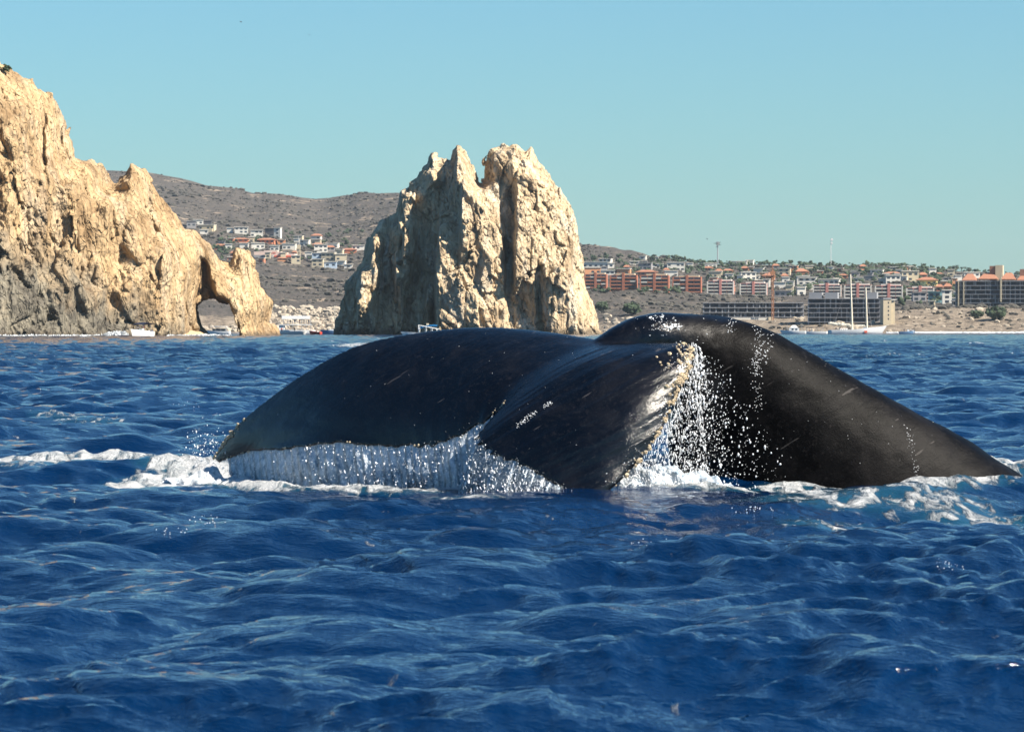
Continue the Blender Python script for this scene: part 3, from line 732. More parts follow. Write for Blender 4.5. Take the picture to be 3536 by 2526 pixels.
# long pale rake scars
sc_v = streak(N, L, oc, 0.52, (0.9, 1.6, 9.0))
scar = maprange(N, L, noise_n(N, L, sc_v, 3.0, 2, 0.5), 0.72, 0.75, 0, 0.30)
c = mixc(N, L, scar, c, (0.13, 0.12, 0.115))
L.new(c, B.inputs['Base Color'])
# the flukes stream with water, the back has drained and is duller
sepx = N.new('ShaderNodeSeparateXYZ'); L.new(oc, sepx.inputs[0])
dry = maprange(N, L, math_n(N, L, 'ADD', sepx.outputs['X'], maprange(N, L, noise_n(N, L, oc, 3.0, 5, 0.6), 0.2, 0.8, -0.35, 0.35)), -0.75, -0.25)
wetn = maprange(N, L, noise_n(N, L, oc, 5.0, 5, 0.6), 0.3, 0.7, 0.10, 0.24)
rgh = N.new('ShaderNodeMix'); L.new(dry, rgh.inputs[0]); L.new(wetn, rgh.inputs[2]); rgh.inputs[3].default_value = 0.5
L.new(rgh.outputs[0], B.inputs['Roughness'])
L.new(maprange(N, L, dry, 0, 1, 0.52, 0.06), B.inputs['Specular IOR Level'])
bb = bump(N, L, noise_n(N, L, streak(N, L, oc, 0.52, (0.5, 1.0, 2.2)), 9, 5, 0.6), 0.25, 0.02, None)
b_2 = bump(N, L, noise_n(N, L, streak(N, L, oc, 0.52, (0.35, 1.0, 5.0)), 12, 4, 0.6), 0.35, 0.010, None, bb)
L.new(maprange(N, L, dry, 0, 1, 0.35, 0.0), b_2.node.inputs['Strength'])
bump(N, L, noise_n(N, L, oc, 60, 4, 0.7), 0.5, 0.006, B, b_2)
tail_me.materials.clear(); tail_me.materials.append(m_skin)
tail = obj('tail', tail_me, whale)

# barnacles: small ribbed cones that share a few meshes
m_barn = plain('barnacle_shell', (0.46, 0.37, 0.25), 0.75, 0.35, 40)
def barnacle_mesh(seed):
    r = random.Random(seed); bm = bmesh.new(); n = 7; rings = []
    for rr, z in ((1.0, 0.0), (0.86, 0.45), (0.52, 0.85), (0.40, 0.80), (0.30, 0.45)):
        rings.append([bm.verts.new((rr * (1 + 0.16 * r.uniform(-1, 1)) * math.cos(a), rr * (1 + 0.16 * r.uniform(-1, 1)) * math.sin(a), z)) for a in [2 * math.pi * i / n for i in range(n)]])
    for a, b in zip(rings[:-1], rings[1:]):
        for i in range(n): bm.faces.new((a[i], a[(i + 1) % n], b[(i + 1) % n], b[i]))
    bm.faces.new(rings[-1])
    me = bpy.data.meshes.new('barnacle'); bm.to_mesh(me); bm.free(); me.materials.append(m_barn); return me
BARN = [barnacle_mesh(i) for i in range(4)]
def fl_point(s, c):
    i = int(np.clip((s + 1) / 2 * (NS - 1), 0, NS - 1)); j = int(np.argmin(np.abs(c_ - c)))
    return FL_UP[i, j], FL_NRM[i, j]
def put_barnacle(p, n, r):
    o = obj('barnacle', random.choice(BARN), whale, loc=Vector(p) - Vector(n) * r * 0.15, scale=(r, r, r * random.uniform(0.7, 1.1)))
    o.rotation_euler = Vector(n).to_track_quat('Z', 'Y').to_euler()
rb = random.Random(5)
for i in range(330):                                  # crusted leading edge of the near lobe
    s = rb.triangular(0.30, 0.97, 0.55)
    dens = 0.5 + 0.5 * float(vnoise(np.array([s * 22.0]), np.array([0.3]), np.array([0.0]), 91)[0])
    if rb.random() > 0.25 + dens: continue
    c = abs(rb.gauss(0, 0.02 + 0.075 * dens)) + 0.002
    p, n = fl_point(s, c); e = (n - 0.0) ; put_barnacle(p, n, min(0.022, rb.lognormvariate(-4.75, 0.5)))
for i in range(60):                                   # tip of the far lobe
    s = rb.triangular(-1.0, -0.80, -0.93); c = abs(rb.gauss(0, 0.05))
    p, n = fl_point(s, c); put_barnacle(p, n, rb.uniform(0.007, 0.017))
for s, c in [(-0.02, 0.97), (-0.01, 0.95), (0.0, 0.96), (-0.06, 0.985), (-0.03, 0.98)] + [(-0.95, .9), (-0.9, .93), (-0.87, .96), (-0.72, .97), (-0.55, .975), (-.35, .98)]:
    for k in range(2):
        p, n = fl_point(s + rb.uniform(-.008, .008), c + rb.uniform(-.012, .012)); put_barnacle(p, n, rb.uniform(0.006, 0.013))

# ------------------------------------------------------------------ water pouring off the flukes
m_drop, N, L, B = new_mat('water_drop')
B.inputs['Base Color'].default_value = (0.80, 0.82, 0.84, 1); B.inputs['Roughness'].default_value = 0.06; B.inputs['IOR'].default_value = 1.33
B.inputs['Specular IOR Level'].default_value = 0.9
bm = bmesh.new(); bmesh.ops.create_icosphere(bm, subdivisions=1, radius=1); bm.verts.ensure_lookup_table()
ICO_V = np.array([v.co[:] for v in bm.verts]); ICO_F = np.array([[v.index for v in f.verts] for f in bm.faces]); bm.free()
def drops(name, P, r, stretch=1.0, mat=None, sdir=None):
    n = len(P); r = np.asarray(r)
    sc = np.ones((n, 1, 3)); sc[:, 0, 2] = stretch if np.isscalar(stretch) else stretch
    V = P[:, None] + ICO_V[None] * r[:, None, None] * sc
    Fc = ICO_F[None] + (np.arange(n) * len(ICO_V))[:, None, None]
    return np_mesh(name, V.reshape(-1, 3), Fc.reshape(-1, 3), mat or m_drop)
def edge_world(s_arr, c=1.0):
    i = np.clip((s_arr + 1) / 2 * (NS - 1), 0, NS - 1).astype(int); return SURF[i, int((NC - 1) * (c > 0.5))] + W0
g_ = np.random.default_rng(12)
def curtain(s0, s1, n, spread, bottom=0.02, thick=0.05, topn=0.0):
    s = g_.uniform(s0, s1, n); E = edge_world(s); t = g_.uniform(0, 1, n) ** 0.9
    z = E[:, 2] * (1 - t) + bottom * t - topn
    x = E[:, 0] + spread[0] * t + g_.normal(0, 0.02, n); y = E[:, 1] + spread[1] * t + g_.normal(0, thick, n)
    return np.stack([x, y, z], 1)

# falling sheets: thin broken veils of white water hanging from the trailing edges
m_veil, N, L, B = new_mat('falling_water')
tcn = N.new('ShaderNodeTexCoord'); oc = tcn.outputs['Object']
vv = streak(N, L, oc, 0.30, (1.0, 1.0, 0.55))
n1 = noise_n(N, L, vv, 26, 7, 0.72); n2 = noise_n(N, L, oc, 3.0, 4, 0.6)
tone = maprange(N, L, math_n(N, L, 'ADD', n1, math_n(N, L, 'MULTIPLY', n2, 0.5)), 0.55, 1.0)
vc = ramp(N, [(0.0, (0.12, 0.20, 0.28)), (0.25, (0.34, 0.42, 0.50)), (0.6, (0.62, 0.67, 0.72)), (1.0, (0.86, 0.87, 0.88))])
L.new(tone, vc.inputs[0]); L.new(vc.outputs[0], B.inputs['Base Color'])
B.inputs['Roughness'].default_value = 0.12; B.inputs['IOR'].default_value = 1.33
L.new(maprange(N, L, math_n(N, L, 'ADD', n1, math_n(N, L, 'MULTIPLY', n2, 0.25)), 0.40, 0.52, 0.72, 1.0), B.inputs['Alpha'])
bump(N, L, noise_n(N, L, vv, 40, 5, 0.7), 0.7, 0.025, B)
def veil(name, s0, s1, lean, label, bottom=-0.06, nu=170, nv=34, amp=0.035, cut=None):
    s = np.linspace(s0, s1, nu); E = edge_world(s); t = np.linspace(0, 1, nv)
    S, T = np.meshgrid(s, t, indexing='ij')
    X = E[:, 0:1] + lean[0] * T; Y = E[:, 1:2] + lean[1] * T + 0.02; Z = (E[:, 2:3] - 0.0) * (1 - T) + bottom * T + 0.012 * (1 - T)
    nn = fbm(X * 14, Z * 5, Y * 0, 231, 4)
    Y = Y - amp * nn * smooth01(T * 3) - 0.05 * np.sin(T * 3.1) ; X = X + 0.02 * fbm(X * 9, Z * 9, Y * 0, 233, 3) * T
    gi = np.arange(nu * nv).reshape(nu, nv)
    f = np.stack([gi[:-1, :-1], gi[1:, :-1], gi[1:, 1:], gi[:-1, 1:]], -1).reshape(-1, 4)
    V = np.stack([X, Y, Z], -1).reshape(-1, 3)
    back = V.copy(); back[:, 1] += 0.02                      # the sheet has a body two centimetres thick
    f = np.concatenate([f, f[:, ::-1] + len(V)])
    return tag(obj(name, np_mesh(name, np.concatenate([V, back]), f, m_veil)), label, 'water', kind='stuff')
veil('falling_water', -0.965, -0.075, (0.06, -0.10), 'white curtain of water pouring off the far fluke')
veil('falling_water', 0.19, 0.80, (-0.10, -0.08), 'white curtain of water pouring off the near fluke', bottom=-0.05)
P = [curtain(-0.97, -0.06, 2600, (0.06, -0.14), -0.02, 0.045), curtain(0.17, 0.82, 1500, (-0.12, -0.1), -0.02, 0.05)]
# leading edge of the near lobe: water breaking over the barnacles and falling behind it
NL = 1500
s = g_.uniform(0.36, 0.95, NL); E = edge_world(s, 0.0); t = g_.uniform(0, 1, NL) ** 1.7
hgt = np.maximum(E[:, 2], 0.05)
P.append(np.stack([E[:, 0] + 0.05 + t * g_.uniform(-0.05, 0.30, NL), E[:, 1] + t * 0.25 + g_.normal(0, .06, NL), hgt * (1 - t) + 0.01], 1))
# spray hanging in the hollow under the tail stock
n = 1050
u = g_.triangular(0, 0.15, 1, n); vv_ = g_.uniform(0, 1, n)
px = 2300 + 60 * (1 - vv_) + u * (120 + 420 * vv_); py = 1230 + vv_ * 470
Yd = 28.75 + g_.normal(0, 0.12, n)
P.append(np.stack([(px - 1768) / F * Yd, Yd, EYE + (HZ - py) / F * Yd], 1))
# splash heap between near lobe and tail stock
n = 1500; px = g_.normal(2190, 120, n); base = 1712; top = np.interp(px, [1950, 2060, 2200, 2330, 2450, 2560], [1705, 1690, 1600, 1560, 1640, 1705]); py = base - (base - top) * g_.uniform(0, 1, n) ** 1.3
Yd = 28.55 + g_.normal(0, 0.12, n); P.append(np.stack([(px - 1768) / F * Yd, Yd, EYE + (HZ - py) / F * Yd], 1))
# spray off the far tip
n = 260; px = g_.normal(715, 45, n); py = g_.normal(1560, 40, n); Yd = 31.0 + g_.normal(0, .1, n)
P.append(np.stack([(px - 1768) / F * Yd, Yd, EYE + (HZ - py) / F * Yd], 1))
# fine mist near the edges
for s0, s1, n, c in ((-0.97, -0.06, 2600, 1.0), (0.17, 0.82, 1500, 1.0)):
    s = g_.uniform(s0, s1, n); E = edge_world(s, c); t = g_.uniform(0, 1.1, n)
    P.append(np.stack([E[:, 0] + g_.normal(0, .03, n), E[:, 1] - .12 * t + g_.normal(0, .05, n), E[:, 2] * (1 - t) + .02], 1))
MIST = sum(len(q) for q in P[-2:])
P = np.concatenate(P); P = P[P[:, 2] > -0.05]
rr = np.clip(g_.lognormal(math.log(0.0023), 0.6, len(P)), 0.0010, 0.009)
rr[-MIST:] = g_.uniform(.0009, .0017, MIST)
tag(obj('water_droplets', drops('water_droplets', P, rr, g_.uniform(0.9, 2.2, len(P)))), 'bright droplets streaming off the flukes and hanging under the tail', 'droplets', kind='stuff')

# running strings of water: long thin drops that hang from the edges
S = [curtain(-0.965, -0.065, 380, (0.06, -0.13), 0.0, 0.03), curtain(0.17, 0.82, 200, (-0.11, -0.1), 0.0, 0.03)]
s = g_.uniform(0.36, 0.93, 900); E = edge_world(s, 0.0); t = g_.uniform(0, 1, 900) ** 1.8
S.append(np.stack([E[:, 0] + 0.02 + t * 0.10, E[:, 1] + 0.03 + t * 0.15, np.maximum(E[:, 2], .05) * (1 - t) + .02], 1))
S = np.concatenate(S)
tag(obj('water_strings', drops('water_strings', S, g_.uniform(.0014, .0032, len(S)), g_.uniform(2.5, 9, len(S)))), 'thin strings of water running off the fluke edges', 'water', kind='stuff')

# splash mound of aerated water between the near lobe and the tail stock
def mound(name, pts, label, mat, seed, amp=0.05):
    """heap of white water: (photo x, base y, top y, distance, half depth) sections"""
    pts = np.array(pts, float); n = 120; m = 26
    t = np.linspace(0, 1, n); k = np.linspace(0, 1, len(pts)); Q = np.stack([np.interp(t, k, pts[:, i]) for i in range(5)], 1)
    a = np.linspace(0, math.pi, m)
    Y = Q[:, 3:4] - Q[:, 4:5] * np.cos(a)[None]
    zb = EYE + (HZ - Q[:, 1:2]) / F * Q[:, 3:4]; zt = EYE + (HZ - Q[:, 2:3]) / F * Q[:, 3:4]
    Z = zb + (zt - zb) * np.sin(a)[None]; X = (Q[:, 0:1] - 1768) / F * Q[:, 3:4] + 0 * Y
    nn = fbm(X * 11, Y * 11, Z * 11, seed, 4)
    Z = Z + amp * nn * np.sin(a)[None]; Y = Y + amp * fbm(X * 11 + 9, Y * 11, Z * 11, seed + 3, 4)
    gi = np.arange(n * m).reshape(n, m)
    f = np.stack([gi[:-1, :-1], gi[:-1, 1:], gi[1:, 1:], gi[1:, :-1]], -1).reshape(-1, 4)
    return tag(obj(name, np_mesh(name, np.stack([X, Y, Z], -1).reshape(-1, 3), f, mat)), label, 'foam', kind='stuff')
m_foam, N, L, B = new_mat('foam_heap')
geo = N.new('ShaderNodeNewGeometry'); pos = geo.outputs['Position']
fc = ramp(N, [(0.3, (0.32, 0.39, 0.44)), (0.5, (0.56, 0.59, 0.61)), (0.7, (0.76, 0.77, 0.78))]); L.new(noise_n(N, L, pos, 18, 5, 0.65), fc.inputs[0]); L.new(fc.outputs[0], B.inputs['Base Color'])
B.inputs['Roughness'].default_value = 0.55; B.inputs['Subsurface Weight'].default_value = 0.0
bump(N, L, noise_n(N, L, pos, 30, 6, 0.7), 0.8, 0.03, B)
mound('splash_heap', [(2030, 1720, 1716, 28.55, .03), (2110, 1722, 1660, 28.58, .1), (2230, 1722, 1612, 28.65, .14), (2330, 1722, 1600, 28.7, .14), (2440, 1722, 1650, 28.72, .12), (2570, 1722, 1716, 28.72, .05)], 'white splash heap between near fluke and tail stock', m_veil, 241, 0.06)
mound('splash_heap', [(560, 1668, 1662, 30.7, .05), (640, 1672, 1650, 30.7, .22), (730, 1680, 1626, 30.75, .28), (800, 1690, 1650, 30.6, .25), (900, 1702, 1668, 30.3, .2), (1050, 1712, 1690, 30.0, .15), (1200, 1714, 1704, 29.8, .1)], 'solid white foam heap at the tip of the far fluke', m_foam, 251, 0.045)

# ------------------------------------------------------------------ small parts kit
_CUBE = {}
def cube_mesh(mat):
    if mat.name not in _CUBE:
        bm = bmesh.new(); bmesh.ops.create_cube(bm, size=1.0)
        me = bpy.data.meshes.new('block'); bm.to_mesh(me); bm.free(); me.materials.append(mat); _CUBE[mat.name] = me
    return _CUBE[mat.name]
def box(name, mat, parent, x0, x1, y0, y1, z0, z1):
    return obj(name, cube_mesh(mat), parent, loc=((x0 + x1) / 2, (y0 + y1) / 2, (z0 + z1) / 2), scale=(x1 - x0, y1 - y0, z1 - z0))
_HIP = {}
def hip_mesh(mat):
    if mat.name not in _HIP:
        v = [(-.5, -.5, 0), (.5, -.5, 0), (.5, .5, 0), (-.5, .5, 0), (-.5, -.5, .12), (.5, -.5, .12), (.5, .5, .12), (-.5, .5, .12), (-.2, 0, 1), (.2, 0, 1)]
        f = [(3, 2, 1, 0), (0, 1, 5, 4), (1, 2, 6, 5), (2, 3, 7, 6), (3, 0, 4, 7), (4, 5, 9, 8), (6, 7, 8, 9), (5, 6, 9), (7, 4, 8)]
        me = bpy.data.meshes.new('hip_roof'); me.from_pydata(v, [], f); me.update(); me.materials.append(mat); _HIP[mat.name] = me
    return _HIP[mat.name]
def rod(name, mat, parent, p, q, r, n=6, r2=None):
    p, q = Vector(p), Vector(q); d = q - p; r2 = r if r2 is None else r2
    qt = d.to_track_quat('Z', 'Y'); vs_ = []
    for c, rr in ((p, r), (q, r2)):
        for i in range(n):
            a = 2 * math.pi * i / n; vs_.append(c + qt @ Vector((rr * math.cos(a), rr * math.sin(a), 0)))
    f = [(i, (i + 1) % n, n + (i + 1) % n, n + i) for i in range(n)] + [tuple(range(n))[::-1], tuple(range(n, 2 * n))]
    me = bpy.data.meshes.new(name); me.from_pydata(vs_, [], f); me.update(); me.materials.append(mat)
    return obj(name, me, parent)
ORD = ['first', 'second', 'third', 'fourth', 'fifth', 'sixth', 'seventh', 'eighth', 'ninth', 'tenth', 'eleventh', 'twelfth', 'thirteenth', 'fourteenth', 'fifteenth', 'sixteenth', 'seventeenth', 'eighteenth', 'nineteenth', 'twentieth', 'twenty-first', 'twenty-second', 'twenty-third', 'twenty-fourth', 'twenty-fifth', 'twenty-sixth', 'twenty-seventh', 'twenty-eighth', 'twenty-ninth', 'thirtieth']

COLS = {'white': (0.58, 0.55, 0.49), 'cream': (0.47, 0.40, 0.28), 'grey': (0.26, 0.25, 0.25), 'orange': (0.52, 0.24, 0.12), 'terracotta': (0.42, 0.16, 0.085), 'brown': (0.26, 0.13, 0.085), 'yellow': (0.55, 0.42, 0.18), 'teal': (0.14, 0.26, 0.27), 'blue': (0.36, 0.45, 0.55), 'pink': (0.60, 0.45, 0.38), 'dark': (0.09, 0.085, 0.09)}
def cm(c): return plain('paint_' + c, COLS[c], 0.85, 0.12, 0.3)
m_glass = plain('dark_window', (0.03, 0.04, 0.055), 0.25, 0.3, 0.5)
m_tile = plain('roof_tile', (0.30, 0.135, 0.08), 0.9, 0.25, 1.2)
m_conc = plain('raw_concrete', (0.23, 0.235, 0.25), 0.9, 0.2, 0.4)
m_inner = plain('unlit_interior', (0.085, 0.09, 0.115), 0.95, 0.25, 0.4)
m_steel = plain('grey_steel', (0.30, 0.30, 0.31), 0.5, 0.1, 1.0)

while len(ORD) < 60: ORD.append(['thirty', 'forty', 'fifty'][(len(ORD) - 29) // 10 if len(ORD) > 29 else 0] + '-' + ORD[(len(ORD) - 29) % 10 - 1] if (len(ORD) + 1) % 10 else ['fortieth', 'fiftieth', 'sixtieth'][(len(ORD) + 1) // 10 - 4])
def house(label, px, py, wpx, hpx, kind, colour, group, rz=None):
    P = terrain_hit(px, py); k = P.y / F
    w, h = wpx * k * 1.05, max(3.4, hpx * k * 1.22); d = max(6.0, 0.7 * w)
    e = tag(empty('house', P, random.uniform(-0.25, 0.1) if rz is None else rz), label, 'house', group)
    wm = cm(colour)
    hw = h if kind == 'flat' else h * 0.62
    box('wall', wm, e, -w / 2, w / 2, -d / 2, d / 2, -5, hw)
    if kind == 'flat':
        box('roof', cm('white') if colour not in ('dark', 'grey', 'teal') else wm, e, -w / 2 - 0.5, w / 2 + 0.5, -d / 2 - 0.9, d / 2 + 0.5, hw - 0.02, hw + 0.55)
    else:
        obj('roof', hip_mesh(m_tile), e, loc=(0, 0, hw - 0.01), scale=(w + 1.8, d + 1.8, h * 0.42))
    st = max(1, int(hw / 3.3)); nb = max(1, min(5, int(w / 4.5)))
    for s in range(st):
        for b in range(nb):
            if random.random() < 0.15: continue
            xc = -w / 2 + (b + 0.5) * w / nb; ww = min(1.5, 0.30 * w / nb); z0 = s * hw / st + 0.9
            box('window', m_glass, e, xc - ww, xc + ww, -d / 2 - 0.06, -d / 2 + 0.3, z0, z0 + min(1.9, hw / st - 1.2))
    if w > 14 and random.random() < 0.6:
        box('terrace', wm, e, -w * 0.30, w * 0.42, -d / 2 - 3.2, -d / 2 - 0.07, -5, 0.7)
    return e
def c4(x, y): return 1980 + x / 2.773, 780 + y / 2.773
def c5(x, y): return 2750 + x / 2.893, 780 + y / 2.893
def c3(x, y): return 600 + x / 2.953, 650 + y / 2.953
RH = [(c4, 2.773, a) for a in [(230, 408, 250, 40, 'flat', 'white'), (180, 462, 150, 45, 'flat', 'orange'), (330, 465, 130, 30, 'flat', 'white'), (485, 470, 120, 45, 'flat', 'orange'), (310, 345, 110, 20, 'flat', 'white'), (580, 372, 85, 25, 'flat', 'white'),
      (665, 322, 60, 25, 'flat', 'white'), (800, 332, 30, 28, 'flat', 'white'), (690, 422, 120, 50, 'flat', 'grey'), (790, 397, 140, 25, 'flat', 'white'), (980, 432, 160, 65, 'flat', 'white'), (935, 486, 120, 45, 'flat', 'white'), (1115, 405, 60, 42, 'flat', 'white'),
      (700, 482, 180, 44, 'hip', 'brown'), (1310, 402, 110, 35, 'flat', 'white'), (1290, 432, 80, 34, 'hip', 'terracotta'), (1480, 456, 90, 36, 'hip', 'terracotta'), (1360, 494, 120, 45, 'flat', 'cream'), (1580, 382, 170, 34, 'flat', 'white'), (1690, 376, 70, 38, 'flat', 'white'),
      (1775, 447, 90, 32, 'flat', 'white'), (1670, 522, 140, 60, 'flat', 'white'), (1870, 520, 110, 50, 'hip', 'orange'), (2070, 400, 80, 24, 'flat', 'white'), (2020, 472, 110, 50, 'flat', 'cream'), (2180, 484, 100, 60, 'hip', 'terracotta'), (1850, 585, 60, 60, 'flat', 'white'),
      (1975, 602, 110, 50, 'flat', 'white'), (2070, 644, 70, 60, 'flat', 'cream'), (2195, 562, 110, 60, 'flat', 'white'), (2180, 646, 80, 50, 'flat', 'white'), (2010, 672, 150, 40, 'flat', 'grey')]]
RH += [(c5, 2.893, a) for a in [(110, 592, 170, 60, 'flat', 'white'), (45, 692, 80, 60, 'flat', 'white'), (60, 502, 120, 52, 'hip', 'terracotta'), (265, 445, 120, 18, 'flat', 'white'), (330, 588, 200, 40, 'flat', 'white'), (460, 520, 100, 32, 'hip', 'terracotta'), (585, 514, 90, 35, 'flat', 'grey'),
      (620, 566, 90, 36, 'flat', 'white'), (740, 562, 130, 50, 'flat', 'grey'), (805, 478, 120, 32, 'flat', 'white'), (960, 502, 160, 36, 'hip', 'terracotta'), (960, 582, 140, 70, 'flat', 'white'), (1130, 552, 160, 80, 'flat', 'cream'), (1262, 530, 70, 52, 'hip', 'terracotta'), (1305, 592, 190, 62, 'hip', 'yellow'),
      (1430, 655, 60, 56, 'hip', 'terracotta'), (1512, 655, 70, 64, 'hip', 'terracotta'), (1500, 784, 90, 112, 'flat', 'white'), (1545, 504, 70, 52, 'flat', 'cream'), (1745, 506, 150, 34, 'flat', 'white'), (1225, 752, 130, 70, 'flat', 'grey'), (1385, 764, 120, 84, 'flat', 'teal'), (955, 832, 40, 72, 'flat', 'cream'), (1356, 800, 50, 40, 'flat', 'cream')]]
LH = [(c3, 2.953, a) for a in [(180, 392, 90, 40, 'flat', 'grey'), (250, 372, 100, 36, 'flat', 'white'), (345, 388, 80, 40, 'flat', 'dark'), (345, 428, 150, 36, 'flat', 'cream'), (310, 470, 80, 28, 'flat', 'white'), (575, 458, 60, 36, 'flat', 'white'), (690, 472, 130, 50, 'flat', 'white'), (850, 492, 120, 50, 'flat', 'white'),
      (985, 498, 90, 68, 'flat', 'dark'), (1062, 512, 66, 86, 'flat', 'white'), (690, 548, 140, 34, 'hip', 'terracotta'), (792, 552, 60, 42, 'flat', 'cream'), (950, 564, 180, 42, 'hip', 'terracotta'), (1100, 567, 70, 32, 'flat', 'orange'), (860, 612, 130, 42, 'flat', 'white'), (480, 620, 120, 42, 'hip', 'terracotta'), (560, 630, 70, 42, 'flat', 'white'),
      (1340, 602, 90, 50, 'flat', 'white'), (1180, 627, 130, 46, 'flat', 'white'), (1500, 662, 130, 60, 'flat', 'white'), (1620, 613, 120, 40, 'flat', 'white'), (1470, 602, 100, 34, 'hip', 'terracotta'), (1880, 642, 120, 32, 'flat', 'white'), (1790, 655, 140, 34, 'hip', 'terracotta'), (1470, 747, 110, 66, 'flat', 'blue'), (1582, 748, 130, 66, 'flat', 'cream'),
      (1704, 742, 110, 50, 'flat', 'cream'), (1470, 802, 110, 58, 'flat', 'cream'), (1600, 800, 120, 40, 'flat', 'blue'), (1712, 792, 80, 40, 'flat', 'white'), (1782, 822, 80, 30, 'flat', 'white'), (1245, 767, 90, 56, 'flat', 'cream')]]
rx = random.Random(21)
def extra(fn_pts, n, xr, yr, size):
    k = 0
    while k < n:
        x, y = rx.uniform(*xr), rx.uniform(*yr)
        if any(abs(x - a) < 22 and abs(y - b) < 9 for a, b in fn_pts): continue
        fn_pts.append((x, y)); k += 1
        yield (x, y, rx.uniform(*size), rx.uniform(9, 17), rx.choice(['flat', 'flat', 'flat', 'hip']), rx.choice(['white', 'white', 'cream', 'orange', 'terracotta', 'grey', 'white']))
same = lambda x, y: (x, y)
used = [fn(a[0], a[1]) for fn, k_, a in RH]
RH += [(same, 1.0, a) for a in list(extra(used, 26, (2440, 2800), (925, 1010), (16, 34))) + list(extra(used, 26, (2790, 3300), (930, 985), (16, 36))) + list(extra(used, 7, (2030, 2430), (905, 948), (16, 34))) + list(extra(used, 8, (3230, 3310), (965, 1060), (14, 26)))]
used = [fn(a[0], a[1]) for fn, k_, a in LH]
LH += [(same, 1.0, a) for a in list(extra(used, 22, (760, 1255), (822, 912), (14, 32)))]
KIND = {'flat': 'flat-roofed house', 'hip': 'hip-roofed house'}
for HS, where, grp in ((RH, 'above the apartment blocks', 'houses on the right hillside'), (LH, 'in the far village', 'houses in the far village')):
    HS2 = sorted(HS, key=lambda r: r[0](r[2][0], r[2][1])[0]); cnt = {}
    for fn, k, (x, y, w, h, kd, c) in HS2:
        i = cnt.get((kd, c), 0); cnt[(kd, c)] = i + 1
        px, py = fn(x, y)
        house('%s %s, %s such from the left %s' % (c, KIND[kd], ORD[i], where), px, py, w / k, h / k, kd, c, grp)

# village shop front with red lettering, and the slim tower beside it
P = terrain_hit(935, 889); k = P.y / F
shop = tag(empty('shop', P, -0.06), 'long pale shop with stepped parapet, red letters and red awning band', 'shop')
m_pale = cm('pink'); m_red = plain('red_paint', (0.62, 0.10, 0.05), 0.7, 0.1, 0.5)
def sx(x): return (860 + x / 11.37 - 935) * k
def sz(y): return (889 - (850 + y / 11.37)) * k
for x0, x1, yt in ((190, 450, 210), (450, 585, 195), (585, 1120, 165), (1120, 1270, 215), (1270, 1500, 255), (1500, 1790, 300)):
    box('wall', m_pale, shop, sx(x0), sx(x1) - 0.01, 0, 14 + random.uniform(-.4, .4), -4, sz(yt))
box('awning', m_red, shop, sx(1000), sx(1750), -1.2, -0.02, sz(425), sz(368))
box('awning', cm('grey'), shop, sx(210), sx(960), -7, -0.03, sz(455), sz(350))
box('shopfront', cm('dark'), shop, sx(320), sx(960), -6, -0.4, -4, sz(458))
tx = bpy.data.curves.new('lettering', 'FONT'); tx.body = 'TU SUR CASA'; tx.size = 3.4; tx.extrude = 0.1
to = bpy.data.objects.new('lettering', tx); COL.objects.link(to)
tme = bpy.data.meshes.new_from_object(to.evaluated_get(bpy.context.evaluated_depsgraph_get())); bpy.data.objects.remove(to)
tme.materials.append(m_red)
cw = max(v.co.x for v in tme.vertices)
obj('lettering', tme, shop, loc=(sx(650), -0.12, sz(298)), rot=(math.pi / 2, 0, 0), scale=((sx(1050) - sx(650)) / cw, (sz(232) - sz(298)) / 2.4, 1))
P = terrain_hit(1031, 893); k = P.y / F
twr = tag(empty('tower', P), 'slim cream lookout tower with a mast beside the red lettered shop', 'tower')
for dx in (-5.0, 3.0): box('column', cm('cream'), twr, dx * k, (dx + 4.2) * k, -1, 1, -4, 32 * k)
box('head', cm('cream'), twr, -6.5 * k, 6.5 * k, -2, 2, 32 * k + .01, 46 * k); rod('mast', m_steel, twr, (0, 0, 46 * k), (-1 * k, 0, 78 * k), 0.35)

